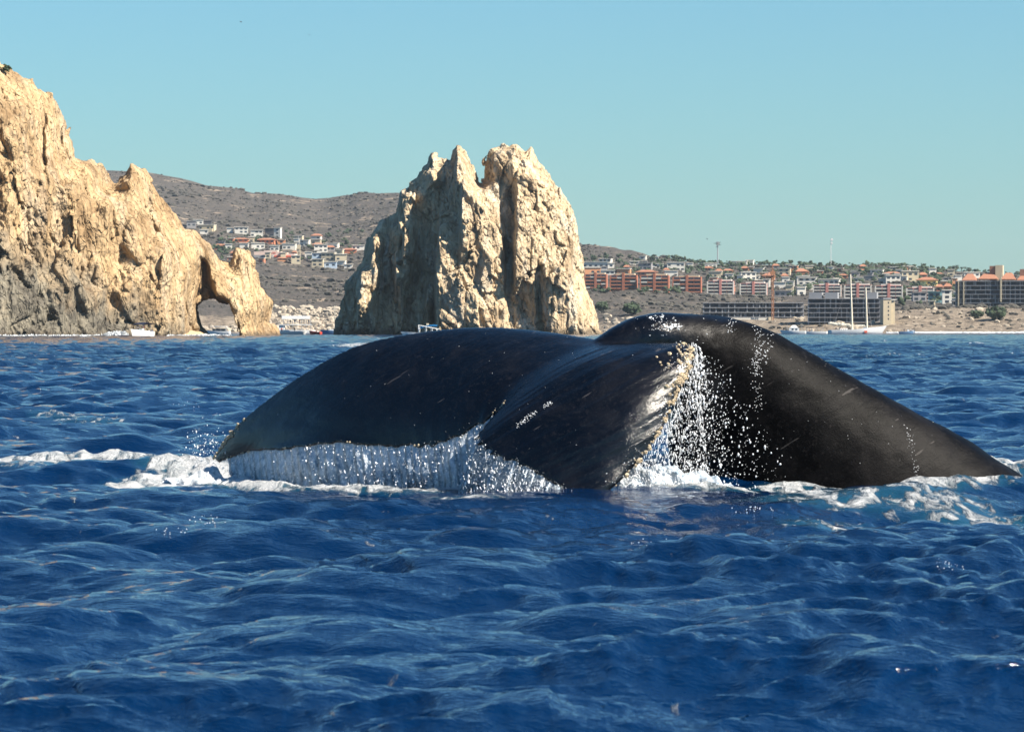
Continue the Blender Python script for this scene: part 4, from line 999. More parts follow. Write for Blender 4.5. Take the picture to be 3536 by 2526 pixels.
# ------------------------------------------------------------------ apartment blocks
def apartment(px0, px1, py_top, py_bot, scheme, label, bays=4, storeys=4):
    P = terrain_hit((px0 + px1) / 2, py_bot); k = P.y / F; w = (px1 - px0) * k; h = (py_bot - py_top) * k; d = 14.0
    e = tag(empty('apartment_block', P, -0.13), label, 'apartments', 'apartment blocks in the hillside row')
    main, par = (plain('brick_render', (0.33, 0.115, 0.065), 0.9, 0.15, 0.4), plain('brick_parapet', (0.38, 0.15, 0.085), 0.9, 0.1, 0.4)) if scheme == 'brown' else (plain('rose_render', (0.46, 0.19, 0.16), 0.9, 0.12, 0.4), cm('white'))
    box('wall', main, e, -w / 2, w / 2, -d / 2 + 1.5, d / 2, -4, h)
    edges = np.linspace(-w / 2, w / 2, bays + 1); sh = h / storeys
    for b in range(bays):
        x0, x1 = edges[b] + 0.35, edges[b + 1] - 0.35
        for s in range(storeys):
            z0 = s * sh
            box('window', m_glass, e, x0, x1, -d / 2 + 1.38, -d / 2 + 1.6, z0 + 0.35 * sh, z0 + 0.86 * sh)
            pm = cm('white') if (scheme != 'brown' or random.random() < 0.25) else par
            bal = box('balcony', pm, e, x0 - 0.2, x1 + 0.2, -d / 2 - 0.15, -d / 2 + 1.36, z0 + 0.02, z0 + 0.33 * sh)
    for b in ([2] if bays == 4 else [1, 2]):
        box('stair_tower', main, e, edges[b] - 1.1, edges[b] + 1.1, -d / 2 - 0.4, -d / 2 + 3, -4, h + 1.6)
    for b in (0, bays): box('pier', par if scheme != 'brown' else main, e, edges[b] - 0.5, edges[b] + 0.45, -d / 2 - 0.25, -d / 2 + 2, -4, h - 0.3)
    box('roof', cm('white') if scheme != 'brown' else cm('cream'), e, -w * 0.30, w * 0.42, -d / 2 + 2, d / 2 - 1, h + 0.01, h + 1.3)
    return e
BR = [(2022, 2096, 948, 996), (2110, 2200, 952, 1000), (2214, 2310, 952, 1004), (2326, 2422, 956, 1010)]
for i, (a, b, t, bt) in enumerate(BR): apartment(a, b, t, bt, 'brown', 'brick brown balcony apartment block, %s of the four from the stack' % ORD[i])
PK = [(2445, 2534, 970, 1016), (2558, 2648, 978, 1020), (2810, 2904, 984, 1024), (2918, 3008, 984, 1030), (3024, 3116, 986, 1036), (3132, 3224, 994, 1038)]
for i, (a, b, t, bt) in enumerate(PK): apartment(a, b, t, bt, 'pink', 'white and rose balcony apartment block, %s of the six from the left' % ORD[i])

# ------------------------------------------------------------------ unfinished concrete frames on the shore
def frame_building(px0, px1, py_top, py_bot, storeys, bays, label, rz=-0.1, cat='building', depth=20.0, setback=0):
    P = terrain_hit((px0 + px1) / 2, py_bot); k = P.y / F; w = (px1 - px0) * k; h = (py_bot - py_top) * k; d = depth
    e = tag(empty('concrete_building', P, rz), label, cat)
    sh = h / storeys
    for s in range(storeys + 1):
        box('slab', m_conc, e, -w / 2 - .6, w / 2 + .6, -d / 2 - 1.2, d / 2, s * sh - 0.25, s * sh + 0.25)
    for b in range(bays + 1):
        x = -w / 2 + b * w / bays
        for s in range(storeys):
            if 0 < b < bays and random.random() < 0.3: continue
            box('column', m_conc, e, x - 0.35, x + 0.35, -d / 2 - 0.6, -d / 2 + 0.4, s * sh + 0.26 - (6 if s == 0 else 0), (s + 1) * sh - 0.26)
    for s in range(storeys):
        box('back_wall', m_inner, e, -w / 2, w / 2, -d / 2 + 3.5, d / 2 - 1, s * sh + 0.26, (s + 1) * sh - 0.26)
        for b in range(bays):
            if random.random() < 0.35:
                x = -w / 2 + (b + random.uniform(0.15, 0.5)) * w / bays
                box('partition', random.choice([m_conc, m_conc, cm('grey')]), e, x, x + w / bays * random.uniform(0.15, 0.6), -d / 2 + 1.2, -d / 2 + 1.6, s * sh + 0.26, (s + 1) * sh - 0.26)
    return e, w, h, k
e, w, h, k = frame_building(2796, 3042, 1032, 1112, 5, 13, 'dark unfinished concrete hotel frame behind the sailing ship', -0.16)
for x0, x1 in ((0.0, .18), (.22, .40), (.78, .95)): box('roof_house', m_conc, e, -w / 2 + x0 * w, -w / 2 + x1 * w, -6, 6, h + .26, h + 4.2)
P = terrain_hit(3064, 1118); k = P.y / F
e = tag(empty('stair_block', P, 0.05), 'tall cream stair block at the right end of the unfinished hotel', 'building')
box('wall', cm('cream'), e, -18 * k, 10 * k, -5, 9, -4, 84 * k); box('wall', cm('cream'), e, 10 * k + .02, 24 * k, -3, 9, -4, 72 * k); box('parapet', m_conc, e, -18.5 * k, 10.4 * k, -5.3, 8, 84 * k + .01, 90 * k)
for i in range(5): box('window', m_glass, e, -2 * k, 2 * k, -5.06, -4.8, (14 + 14 * i) * k, (20 + 14 * i) * k)
frame_building(2430, 2772, 1047, 1096, 3, 16, 'long low dark concrete shell left of the orange crane', -0.05)
P = terrain_hit(2590, 1104); k = P.y / F
e = tag(empty('site_wall', P), 'long white site wall below the low concrete shell', 'wall'); box('wall', cm('white'), e, -68 * k, 62 * k, -.3, .3, -3, 6 * k); box('hut', cm('cream'), e, 63 * k, 78 * k, -2, 2, -3, 9 * k)
# big resort at the right edge
e, w, h, k = frame_building(3306, 3560, 972, 1062, 6, 15, 'large dark resort block with orange tile roofs at the right edge', -0.2, depth=24)
for x0, x1, z in ((.08, .27, 0.3), (.30, .56, 1.2), (.60, .80, .9), (.82, 1.0, .3)): obj('roof', hip_mesh(m_tile), e, loc=(-w / 2 + (x0 + x1) / 2 * w, 0, h + z), scale=((x1 - x0) * w, 22, 5.2))
box('tower', cm('cream'), e, -w / 2 + .52 * w, -w / 2 + .62 * w, -4, 6, h + .3, h + 11.5); box('tower', cm('brown'), e, -w / 2 + .44 * w, -w / 2 + .515 * w, -3, 6, h + .3, h + 11)
box('tower', cm('cream'), e, -w / 2 + .92 * w, -w / 2 + 1.1 * w, -4, 6, h + .3, h + 9); box('tower', cm('brown'), e, -w / 2 + .85 * w, -w / 2 + .915 * w, -4, 6, h + .3, h + 8.6)
box('lift_shaft', cm('cream'), e, -w / 2 + .60 * w, -w / 2 + .62 * w, -14.5, -13.3, 4, h + 6)
box('lit_bay', cm('cream'), e, -w / 2 + 0.03 * w, -w / 2 + .045 * w, -14, -13.3, 0, h); box('lit_bay', cm('cream'), e, -w / 2 + 0.10 * w, -w / 2 + .115 * w, -14, -13.3, 0, h)
# crane
P = terrain_hit(2668, 1106); k = P.y / F; m_or = plain('crane_orange', (0.30, 0.135, 0.065), 0.6, 0.15, 0.5)
e = tag(empty('crane', P), 'orange tower crane standing before the unfinished concrete buildings', 'crane'); hc = 158 * k; r = 3.2 * k / 2 + .3
for sx_ in (-1, 1):
    for sy_ in (-1, 1): rod('mast_leg', m_or, e, (sx_ * r, sy_ * r, -3), (sx_ * r, sy_ * r, hc), 0.20, 4)
nb = 16
for i in range(nb):
    z0, z1 = hc * i / nb, hc * (i + 1) / nb; s_ = 1 if i % 2 else -1
    rod('brace', m_or, e, (-s_ * r, -r, z0), (s_ * r, -r, z1), 0.18, 4); rod('brace', m_or, e, (-r, -s_ * r, z0), (-r, s_ * r, z1), 0.18, 4)
box('cab', m_or, e, -1.6, 1.6, -1.8, 1.4, hc + .01, hc + 2.4); box('jib', m_or, e, -26 * k, 11 * k, -.5, .5, hc - 2.2, hc - 1.2); rod('peak', m_or, e, (0, 0, hc + 2.4), (0, 0, hc + 6), .4, 4, .15)
rod('tie', m_or, e, (0, 0, hc + 6), (-22 * k, 0, hc - 1.2), 0.12, 4); box('counterweight', m_conc, e, 8 * k, 11 * k, -1, 1, hc - 4.2, hc - 2.21)
# radio masts on the skyline
P = terrain_hit(2478, 918); k = P.y / F
e = tag(empty('antenna_mast', P), 'tall palm shaped antenna pole on the skyline', 'antenna'); hc = 72 * k; m_gp = plain('antenna_frond', (0.06, 0.08, 0.07), 0.8, .2, 1)
rod('pole', m_steel, e, (0, 0, -3), (0, 0, hc), 0.75, 8, 0.55)
for i in range(16):
    a = random.uniform(0, 6.28); z = hc + random.uniform(-2, 3.5); rr = random.uniform(2.5, 5.5)
    rod('frond', m_gp, e, (0, 0, z), (rr * math.cos(a), rr * math.sin(a), z + random.uniform(-1.5, 2.5)), 0.5, 4, 0.15)
for i in range(3): box('panel', m_steel, e, -1.6 + i * 1.3, -0.7 + i * 1.3, -1.2, -.8, hc - 0.5, hc + 4)
P = terrain_hit(2869, 922); k = P.y / F
e = tag(empty('lattice_mast', P), 'thin lattice radio mast with two white dishes on the skyline', 'antenna'); hc = 96 * k; m_wm = plain('mast_white', (0.55, 0.54, 0.54), .6, .1, 1)
for a in range(3): rod('mast_leg', m_wm, e, (.6 * math.cos(a * 2.09), .6 * math.sin(a * 2.09), -3), (.35 * math.cos(a * 2.09), .35 * math.sin(a * 2.09), hc), 0.13, 4)
for i in range(14): rod('brace', m_wm, e, (.5 * (-1) ** i, 0, hc * i / 14), (-.5 * (-1) ** i, 0, hc * (i + 1) / 14), .08, 4)
for dx, z, r in ((1.0, hc - .5, 1.5), (0.9, hc - 4.5, 1.1)): rod('dish', m_wm, e, (dx, -0.2, z), (dx, -.9, z), r, 12, r * .9)

# ------------------------------------------------------------------ vegetation on the hills
m_leaf = plain('tree_leaf', (0.035, 0.055, 0.026), 0.9, 0.45, 0.25)
m_palm = plain('palm_frond', (0.035, 0.05, 0.028), 0.85, 0.35, 0.5)
m_trunk = plain('palm_trunk', (0.13, 0.10, 0.075), 0.9, 0.2, 0.8)
m_scrub = plain('scrub_bush', (0.062, 0.057, 0.047), 0.95, 0.45, 0.03)
m_bould = plain('pale_boulder', (0.34, 0.29, 0.225), 0.95, 0.4, 0.15)
def clumps(name, pts, rad, flat, mat, jit=0.35, seed=1):
    g = np.random.default_rng(seed); n = len(pts); pts = np.asarray(pts); rad = np.asarray(rad)
    V = ICO_V[None] * (1 + g.uniform(-jit, jit, (n, len(ICO_V), 1))) * rad[:, None, None]
    V[..., 2] *= flat; V[..., 0] *= g.uniform(.8, 1.35, (n, 1)); V += pts[:, None]
    Fc = ICO_F[None] + (np.arange(n) * len(ICO_V))[:, None, None]
    return np_mesh(name, V.reshape(-1, 3), Fc.reshape(-1, 3), mat, smooth=False)
g2 = np.random.default_rng(77)
n = 9500; px = np.concatenate([g2.uniform(300, 2050, n), g2.uniform(1990, 3560, 3500), g2.uniform(2650, 3560, 420)]); t = np.concatenate([g2.uniform(0.05, 1.0, n), g2.uniform(0.10, 1.0, 3500), g2.uniform(0.015, 0.16, 420)])
X, Y, Z = terrain_fn(px, t); rd = g2.uniform(0.8, 2.6, len(px)) * np.clip(0.9 + vnoise(X / 60, Y / 60, X * 0, 55), .35, 1.6)
rd[-420:] *= 0.5
tag(obj('scrub', clumps('scrub', np.stack([X, Y, Z + rd * .3], 1), rd, 0.62, m_scrub)), 'dry grey brown scrub bushes covering the hills', 'scrub', kind='stuff')
# leafy garden trees among the houses, each crown a few clumps
pts, rds = [], []
def grove(pxr, pyr, n):
    for i in range(int(n * 0.62)):
        P = terrain_hit(g2.uniform(*pxr), g2.uniform(*pyr)); P.y += 5; r0 = g2.uniform(1.2, 2.9)
        for j in range(6):
            pts.append((P.x + g2.normal(0, r0 * .7), P.y + g2.normal(0, r0 * .5), P.z + r0 * g2.uniform(.5, 1.9))); rds.append(r0 * g2.uniform(.45, .8))
for a in (((2020, 2430), (890, 950), 150), ((2430, 2800), (908, 985), 190), ((2750, 3300), (918, 985), 300), ((3150, 3330), (950, 1050), 70), ((3080, 3300), (1000, 1060), 30), ((2560, 2830), (985, 1025), 60), ((2030, 2440), (1000, 1016), 40),
          ((740, 1260), (800, 905), 110), ((650, 800), (840, 905), 60), ((2400, 3536), (912, 945), 170)): grove(*a)
tag(obj('garden_trees', clumps('garden_trees', pts, rds, 0.85, m_leaf, 0.4, 3)), 'dark green garden trees massed between the hillside houses', 'trees', kind='stuff')
# boulders along the shores
n = 620; px = np.concatenate([g2.uniform(660, 840, 80), g2.uniform(925, 1175, 420), g2.uniform(2080, 2250, 60), g2.uniform(2650, 3560, 60)])
t = np.concatenate([g2.uniform(0.0, 0.012, 80), g2.uniform(0.0, 0.05, 420), g2.uniform(0, .05, 60), g2.uniform(0, .10, 60)]); X, Y, Z = terrain_fn(px, t); rd = np.clip(g2.lognormal(0.35, .5, n), .6, 3.6)
tag(obj('boulders', clumps('boulders', np.stack([X, Y, np.maximum(Z, 0.2) + rd * .2], 1), rd, 0.8, m_bould, 0.3, 5)), 'pale boulders heaped along the far shore', 'boulders', kind='stuff')
# skyline palms
def palm_mesh():
    bm = bmesh.new(); r = random.Random(3)
    for i in range(15):
        a = 2 * math.pi * i / 15 + r.uniform(-.2, .2); el = r.uniform(-.5, 1.0); prev = None
        for j in range(5):
            u = j / 4; R_ = 2.6 * u; z = 1.3 * math.sin(el) * u * 1.6 - 1.5 * u * u; wd = 0.42 * math.sin(math.pi * min(1, .15 + u * .85)) + .03
            c = Vector((R_ * math.cos(a), R_ * math.sin(a), z)); s = Vector((-math.sin(a), math.cos(a), 0)) * wd
            cur = (bm.verts.new(c - s), bm.verts.new(c + Vector((0, 0, .12))), bm.verts.new(c + s))
            if prev:
                bm.faces.new((prev[0], prev[1], cur[1], cur[0])); bm.faces.new((prev[1], prev[2], cur[2], cur[1]))
            prev = cur
    me = bpy.data.meshes.new('crown'); bm.to_mesh(me); bm.free(); me.materials.append(m_palm); return me
PALM = palm_mesh()
def trunk_mesh():
    bm = bmesh.new(); rings = []
    for z, rr, x in ((-2, .30, 0), (0, .26, 0), (3, .2, .08), (6, .17, .05), (8, .16, 0)):
        rings.append([bm.verts.new((x + rr * math.cos(a), rr * math.sin(a), z)) for a in [i * math.pi / 3 for i in range(6)]])
    for a, b in zip(rings[:-1], rings[1:]):
        for i in range(6): bm.faces.new((a[i], a[(i + 1) % 6], b[(i + 1) % 6], b[i]))
    me = bpy.data.meshes.new('trunk'); bm.to_mesh(me); bm.free(); me.materials.append(m_trunk); return me
PTR = trunk_mesh()
palms = sorted([(2812, 911), (2836, 916), (2879, 906), (3000, 914), (3010, 907), (3022, 911), (3063, 912), (3131, 914), (3150, 922), (3171, 921), (3279, 924), (3292, 919), (3303, 917), (3319, 923), (3330, 923), (3342, 925), (3347, 926), (2190, 905), (2250, 902)])
for i, (px, py) in enumerate(palms):
    P = terrain_hit(px, py + 26); hs = ((py + 26) - py) * P.y / F / 8.0
    P.y -= 3
    e = tag(empty('palm_tree', P), 'slender fan palm on the skyline, %s palm from the left' % ORD[i], 'palm', 'palms on the skyline')
    obj('trunk', PTR, e, scale=(1.2, 1.2, hs)); obj('crown', PALM, e, loc=(0, 0, 8 * hs), rot=(0, 0, i * 1.3), scale=(1.15, 1.15, 1.15))
# single trees that stand out
def tree(px, py, wpx, hpx, label):
    P = terrain_hit(px, py); k = P.y / F; w, h = wpx * k, hpx * k
    e = tag(empty('broad_tree', P), label, 'tree'); g = np.random.default_rng(int(px))
    tr = rod('trunk', m_trunk, e, (0, 0, -1), (0, 0, h * .5), .05 * h, 6, .03 * h)
    for i in range(4): rod('limb', m_trunk, e, (0, 0, h * .35), (w * .3 * math.cos(i * 1.6), w * .2 * math.sin(i * 1.6), h * .7), .025 * h, 5, .01 * h)
    n = 120; d = g.normal(size=(n, 3)); d /= np.linalg.norm(d, axis=1, keepdims=True); rr = g.uniform(.45, 1, n) ** .5
    pp = d * rr[:, None] * np.array([w * .5, w * .4, h * .42]) + np.array([0, 0, h * .58]); pp[:, 2] += g.normal(0, .04 * h, n)
    obj('crown', clumps('crown', pp, g.uniform(.06, .12, n) * w, .8, m_leaf, .45, int(px)), e)
tree(2182, 1092, 60, 40, 'rounded green tree on the shore right of the stack'); tree(2078, 1078, 44, 34, 'small green tree close beside the stack foot')
tree(2050, 905, 20, 22, 'dark tree on the slope just right of the stack'); tree(3395, 1046, 30, 34, 'green tree before the large dark resort'); tree(3440, 1108, 70, 46, 'dark bush patch on the bare bluff at the right'); tree(3375, 1100, 44, 26, 'low green bush on the bare bluff')
HB = at(22, 243, head_y(22) - 4)
sh = tag(empty('cliff_shrub', HB), 'dark shrub growing on the top of the left cliff', 'shrub'); gg = np.random.default_rng(8)
obj('foliage', clumps('foliage', gg.normal(0, 1, (60, 3)) * np.array([.45, .4, .3]) + np.array([0, 0, .5]), gg.uniform(.18, .34, 60), .85, m_leaf, .45, 8), sh); rod('stem', m_trunk, sh, (0, 0, -1.5), (0, 0, 1), .12, 6, .05)

# ------------------------------------------------------------------ beach and surf below the headland
m_sand, N, L, B = new_mat('beach_sand')
geo = N.new('ShaderNodeNewGeometry'); sr = ramp(N, [(0.3, (0.36, 0.25, 0.14)), (0.7, (0.52, 0.38, 0.23))]); L.new(noise_n(N, L, geo.outputs['Position'], 0.6, 5), sr.inputs[0]); L.new(sr.outputs[0], B.inputs['Base Color']); B.inputs['Roughness'].default_value = 0.95
u, v_ = np.meshgrid(np.linspace(0, 1, 60), np.linspace(0, 1, 14), indexing='ij')
bx_ = at(520, 0, 968).x + u * (at(705, 0, 975).x - at(520, 0, 968).x)
byy = 962 + 26 * v_ + 3 * np.sin(u * 7)
bz_ = -0.4 + 2.6 * v_ ** 0.7 * np.sin(np.pi * np.clip(u * .9 + .12, 0, 1)) ** .6 + .15 * fbm(bx_ / 3, byy / 3, u * 0, 61, 3)
gi = np.arange(u.size).reshape(u.shape); bf = np.stack([gi[:-1, :-1], gi[1:, :-1], gi[1:, 1:], gi[:-1, 1:]], -1).reshape(-1, 4)
tag(obj('beach', np_mesh('beach', np.stack([bx_, byy, bz_], -1).reshape(-1, 3), bf, m_sand)), 'small orange sand beach below the arch cliff', 'beach', kind='structure')
def surf(label, secs, seed): mound('surf', secs, label, m_foam, seed, 0.5)
surf('white surf splash against the foot of the dark cliff', [(350, 1160, 1157, 905, 1), (375, 1161, 1150, 905, 2), (400, 1161, 1146, 905, 2.4), (430, 1161, 1145, 905, 2), (445, 1161, 1158, 905, 1)], 261)
surf('thin line of surf along the left cliff foot', [(0, 1161.5, 1159, 895, .8), (120, 1161.5, 1158, 902, 1), (240, 1161, 1159, 912, .8), (345, 1160, 1158.5, 925, .8)], 262)
surf('thin surf line along the little beach', [(560, 1160, 1157.5, 952, 1), (640, 1160, 1158, 955, 1), (700, 1160, 1156.8, 958, 1.2), (800, 1159, 1158, 962, .6)], 263)
surf('surf line at the far right shore', [(3060, 1150.2, 1147, 2330, 2), (3200, 1150, 1146, 2330, 3), (3400, 1150, 1146.5, 2330, 3), (3600, 1150, 1146, 2330, 3)], 264)

# ------------------------------------------------------------------ boats
m_hw = plain('white_hull', (0.74, 0.74, 0.72), 0.4, 0.06, 1.0); m_hb = plain('hull_blue', (0.10, 0.20, 0.34), 0.4, 0.1, 1.0); m_can = plain('navy_canvas', (0.02, 0.03, 0.07), 0.9, 0.2, 1.0)
m_bcan = plain('bright_blue_canvas', (0.03, 0.25, 0.50), 0.8, 0.15, 1.0); m_wood = plain('varnished_mast', (0.62, 0.56, 0.44), 0.5, 0.1, 0.5); m_rhull = plain('red_hull', (0.50, 0.06, 0.03), 0.5, 0.1, 1); m_sail = plain('furled_sail', (0.66, 0.62, 0.52), 0.9, 0.1, 1)
def hull_mesh(mat, Ln, Wd, Hh, sheer=0.3, draft=0.4, inner=True):
    """open boat shell, bow towards +x"""
    bm = bmesh.new(); n, m = 16, 9; rows = []
    for i in range(n):
        u = i / (n - 1); x = -Ln / 2 + Ln * u; b = Wd / 2 * (1 - max(0, (u - .45) / .55) ** 2.2) * (0.82 + .18 * min(1, u / .3)); b = max(b, 0.03)
        top = Hh * (1 + sheer * max(0, u - .3) ** 1.5 * 1.6); rake = 0.10 * Ln * max(0, (u - .8) / .2)
        row = []
        for j in range(m):
            a = math.pi * j / (m - 1); c, s = math.cos(a), math.sin(a)
            z = top - (top + draft * (1 - .8 * u ** 3)) * abs(s) ** .55; y = b * (abs(c) ** .6) * (1 if c >= 0 else -1)
            row.append(bm.verts.new((x + rake * max(0, z / max(top, .01)), y, z)))
        rows.append(row)
    for a, b in zip(rows[:-1], rows[1:]):
        for j in range(m - 1): bm.faces.new((a[j], a[j + 1], b[j + 1], b[j]))
    bm.faces.new(rows[0]); 
    for a, b in zip(rows[:-1], rows[1:]):                       # deck a little below the gunwale
        pass
    if inner:
        ds = [(bm.verts.new((r[0].co.x, r[0].co.y * .97, r[0].co.z - Hh * .18)), bm.verts.new((r[-1].co.x, r[-1].co.y * .97, r[-1].co.z - Hh * .18))) for r in rows]
        for a, b in zip(ds[:-1], ds[1:]): bm.faces.new((a[0], b[0], b[1], a[1]))
    bmesh.ops.recalc_face_normals(bm, faces=bm.faces)
    me = bpy.data.meshes.new('hull'); bm.to_mesh(me); bm.free(); me.materials.append(mat)
    for p in me.polygons: p.use_smooth = True
    return me
def canopy_mesh(mat, Ln, Wd, arch):
    bm = bmesh.new(); n = 9; rows = []
    for i in range(n):
        x = -Ln / 2 + Ln * i / (n - 1); up = arch * (1 - (2 * i / (n - 1) - 1) ** 2)
        rows.append([bm.verts.new((x, Wd * (j / 6 - .5), up + .12 * math.sin(math.pi * j / 6))) for j in range(7)])
    for a, b in zip(rows[:-1], rows[1:]):
        for j in range(6): bm.faces.new((a[j], a[j + 1], b[j + 1], b[j]))
    r = bmesh.ops.solidify(bm, geom=bm.faces[:], thickness=0.09)
    me = bpy.data.meshes.new('canopy'); bm.to_mesh(me); bm.free(); me.materials.append(mat); return me
def boat(name, px, py_w, Y, rz, label, cat='boat'):
    P = at(px, py_w, Y); P.z = 0.0
    return tag(empty(name, P, rz), label, cat)
# people: one skinned figure, shirts differ
m_pskin = plain('person_skin', (0.32, 0.19, 0.12), .6, .1, 3); m_trou = plain('dark_trousers', (0.05, 0.055, 0.075), .9, .2, 3)
def person_mesh():
    J = [(0, 0, .95), (0, 0, 1.18), (0, 0, 1.42), (0, .0, 1.53), (0, -.01, 1.68), (.1, 0, .9), (.12, -.02, .5), (.12, 0, .06), (.12, -.12, .03), (-.1, 0, .9), (-.13, .03, .5), (-.13, .02, .06), (-.13, -.1, .03),
         (.2, 0, 1.4), (.27, -.02, 1.14), (.26, -.14, .92), (-.2, 0, 1.4), (-.27, 0, 1.14), (-.25, -.12, .92)]
    R_ = [.15, .14, .15, .055, .10, .09, .065, .045, .035, .09, .065, .045, .035, .06, .045, .035, .06, .045, .035]
    E = [(0, 1), (1, 2), (2, 3), (3, 4), (0, 5), (5, 6), (6, 7), (7, 8), (0, 9), (9, 10), (10, 11), (11, 12), (2, 13), (13, 14), (14, 15), (2, 16), (16, 17), (17, 18)]
    me = bpy.data.meshes.new('figure'); me.from_pydata(J, E, []); o = bpy.data.objects.new('tmp_fig', me); COL.objects.link(o)
    md = o.modifiers.new('s', 'SKIN')
    for v, r in zip(me.skin_vertices[0].data, R_): v.radius = (r, r)
    me.skin_vertices[0].data[0].use_root = True
    sb = o.modifiers.new('d', 'SUBSURF'); sb.levels = 1
    bpy.context.view_layer.update()
    out = bpy.data.meshes.new_from_object(o.evaluated_get(bpy.context.evaluated_depsgraph_get())); bpy.data.objects.remove(o)
    out.materials.clear()
    for m in (m_pskin, m_trou, cm('white')): out.materials.append(m)
    for p in out.polygons:
        z = p.center.z; x = abs(p.center.x)
        p.material_index = 0 if z > 1.5 or (x > .22 and z < 1.05) else (2 if z > .93 else 1)
        p.use_smooth = True
    out.name = 'person'; return out
PERS = person_mesh()
SH = {'white': cm('white'), 'red': m_red, 'blue': m_bcan, 'dark': m_can, 'yellow': cm('yellow'), 'pink': cm('pink')}
def person(b, x, y, z, shirt, label, rz=0.0, s=1.0):
    o = bpy.data.objects.new('person', PERS); link(o)
    M = Matrix.Translation(b.location) @ Matrix.Rotation(b.rotation_euler.z, 4, 'Z')
    o.location = M @ Vector((x, y, z)); o.rotation_euler = (0, 0, rz); o.scale = (s, s, s)
    o.material_slots[2].link = 'OBJECT'; o.material_slots[2].material = SH[shirt]
    tag(o, label, 'person', 'people aboard the boats')

# open panga with navy canopy by the cliff, bow to the viewer
b = boat('panga', 490, 1160, 885, math.radians(-122), 'white open motor boat with navy canopy in front of the left cliff')
obj('hull', hull_mesh(m_hw, 7.0, 2.4, 1.15, .5, .4), b); obj('canopy', canopy_mesh(m_can, 4.2, 3.0, .5), b, loc=(-.6, 0, 2.62))
for x in (-2.0, .8):
    for y in (-1.0, 1.0): rod('post', m_steel, b, (x, y, .9), (x, y, 2.8), .05)
box('bench', m_hw, b, -1.6, -.9, -1, 1, .95, 1.3); box('console', m_hw, b, -.2, .4, -.5, .5, .95, 1.8); box('outboard_motor', m_can, b, -3.9, -3.4, -.25, .25, .2, 1.5)
person(b, -.7, 0, .95, 'red', 'person in red under the navy canopy of the cliff boat'); person(b, .5, -.7, .9, 'pink', 'person in pale clothes at the side of the cliff boat')
# white boat seen through the arch
b = boat('launch', 752, 1155, 1500, math.radians(174), 'white covered launch seen through the rock arch')
obj('hull', hull_mesh(m_hw, 10, 3, 1.2, .3, .4), b); box('roof', m_hw, b, -3.6, 2.6, -1.5, 1.5, 2.9, 3.1)
for x in (-3.4, -1.4, .6, 2.4):
    for y in (-1.35, 1.35): rod('post', m_steel, b, (x, y, 1.0), (x, y, 2.92), .06)
box('cabin', m_glass, b, -3.0, 1.8, -1.1, 1.1, 1.0, 2.2)
# two-deck tour boat right of the arch
b = boat('tour_boat', 1010, 1154, 1450, math.radians(184), 'two-deck white tour boat between the arch and the stack')
obj('hull', hull_mesh(m_hw, 17, 4.6, 1.6, .3, .5), b); box('deck', m_hw, b, -7.4, 5.2, -2.1, 2.1, 3.5, 3.75); box('canopy', m_hw, b, -6.6, 4.0, -2.2, 2.2, 5.7, 6.9); box('cabin', m_hw, b, 2.8, 5.0, -1.6, 1.6, 1.5, 3.49)
for i in range(7):
    x = -6.8 + i * 1.7
    for y in (-2.0, 2.0): rod('post', m_steel, b, (x, y, 1.4), (x, y, 5.72), .07)
for y in (-2.05, 2.05): rod('rail', m_steel, b, (-7.2, y, 4.7), (5.0, y, 4.7), .05)
for i, (x, s) in enumerate([(-6, 'dark'), (-4.3, 'white'), (-2.6, 'red'), (-.9, 'blue'), (.8, 'dark')]): person(b, x, .9, 3.76, s, 'person in %s on the tour boat upper deck, %s from the right' % (s, ORD[i]), 3.0)
b = boat('launch', 1005, 1157, 1330, math.radians(8), 'long low white launch in front of the tour boat', 'boat')
obj('hull', hull_mesh(m_hw, 9.5, 2.2, 1.1, .2, .3), b); box('locker', m_hw, b, -2.6, -.6, -.7, .7, .8, 1.6); person(b, -3.2, 0, .7, 'red', 'person in red at the stern of the long low launch'); person(b, 1.2, 0, .8, 'dark', 'person in dark clothes amidships in the long low launch')
b = boat('dinghy', 1090, 1156, 1380, math.radians(150), 'small red dinghy with white bow left of the stack'); obj('hull', hull_mesh(m_rhull, 4.6, 1.8, 1.0, .4, .3), b); box('seat', m_hw, b, -1.0, -.4, -.7, .7, .6, 1.2); obj('fender', clumps('fender', [(1.6, -.7, .9), (.4, -.85, .8)], [.4, .4], 1, m_hw, .05), b)
b = boat('sailboat', 1150, 1155, 1520, math.radians(178), 'blue sailboat half behind the stack with one tall mast')
obj('hull', hull_mesh(m_hb, 8.5, 2.6, 1.4, .3, .5), b); rod('mast', m_wood, b, (-.8, 0, 1.0), (-.6, 0, 11.2), .17, 8, .10); rod('boom', m_wood, b, (-.8, 0, 2.4), (2.4, 0, 2.3), .1); box('cabin', m_hw, b, -1.4, 1.4, -.8, .8, 1.3, 1.9)
# canopied boat whose roof shows above the whale's back
b = boat('canopy_boat', 1482, 1160, 520, math.radians(187), 'boat with bright blue canopy on white posts behind the far fluke')
obj('hull', hull_mesh(m_hw, 6.4, 2.1, .85, .4, .3), b)
cn = obj('canopy', canopy_mesh(m_bcan, 2.5, 1.7, .16), b, loc=(0.1, 0, 1.72), rot=(0.12, .16, 0))
for x, h_ in ((1.35, 1.98), (.45, 1.85), (-.35, 1.70), (-1.1, 1.5)):
    for y in (-.8, .8): rod('post', m_hw, b, (x, y, .6), (x, y, h_), .045)
for y in (-.86, .86): rod('rail', m_hw, b, (1.4, y, 1.98), (-1.3, y, 1.46), .05)
box('antenna_box', cm('cream'), b, .05, .4, -.2, .2, 2.0, 2.25)
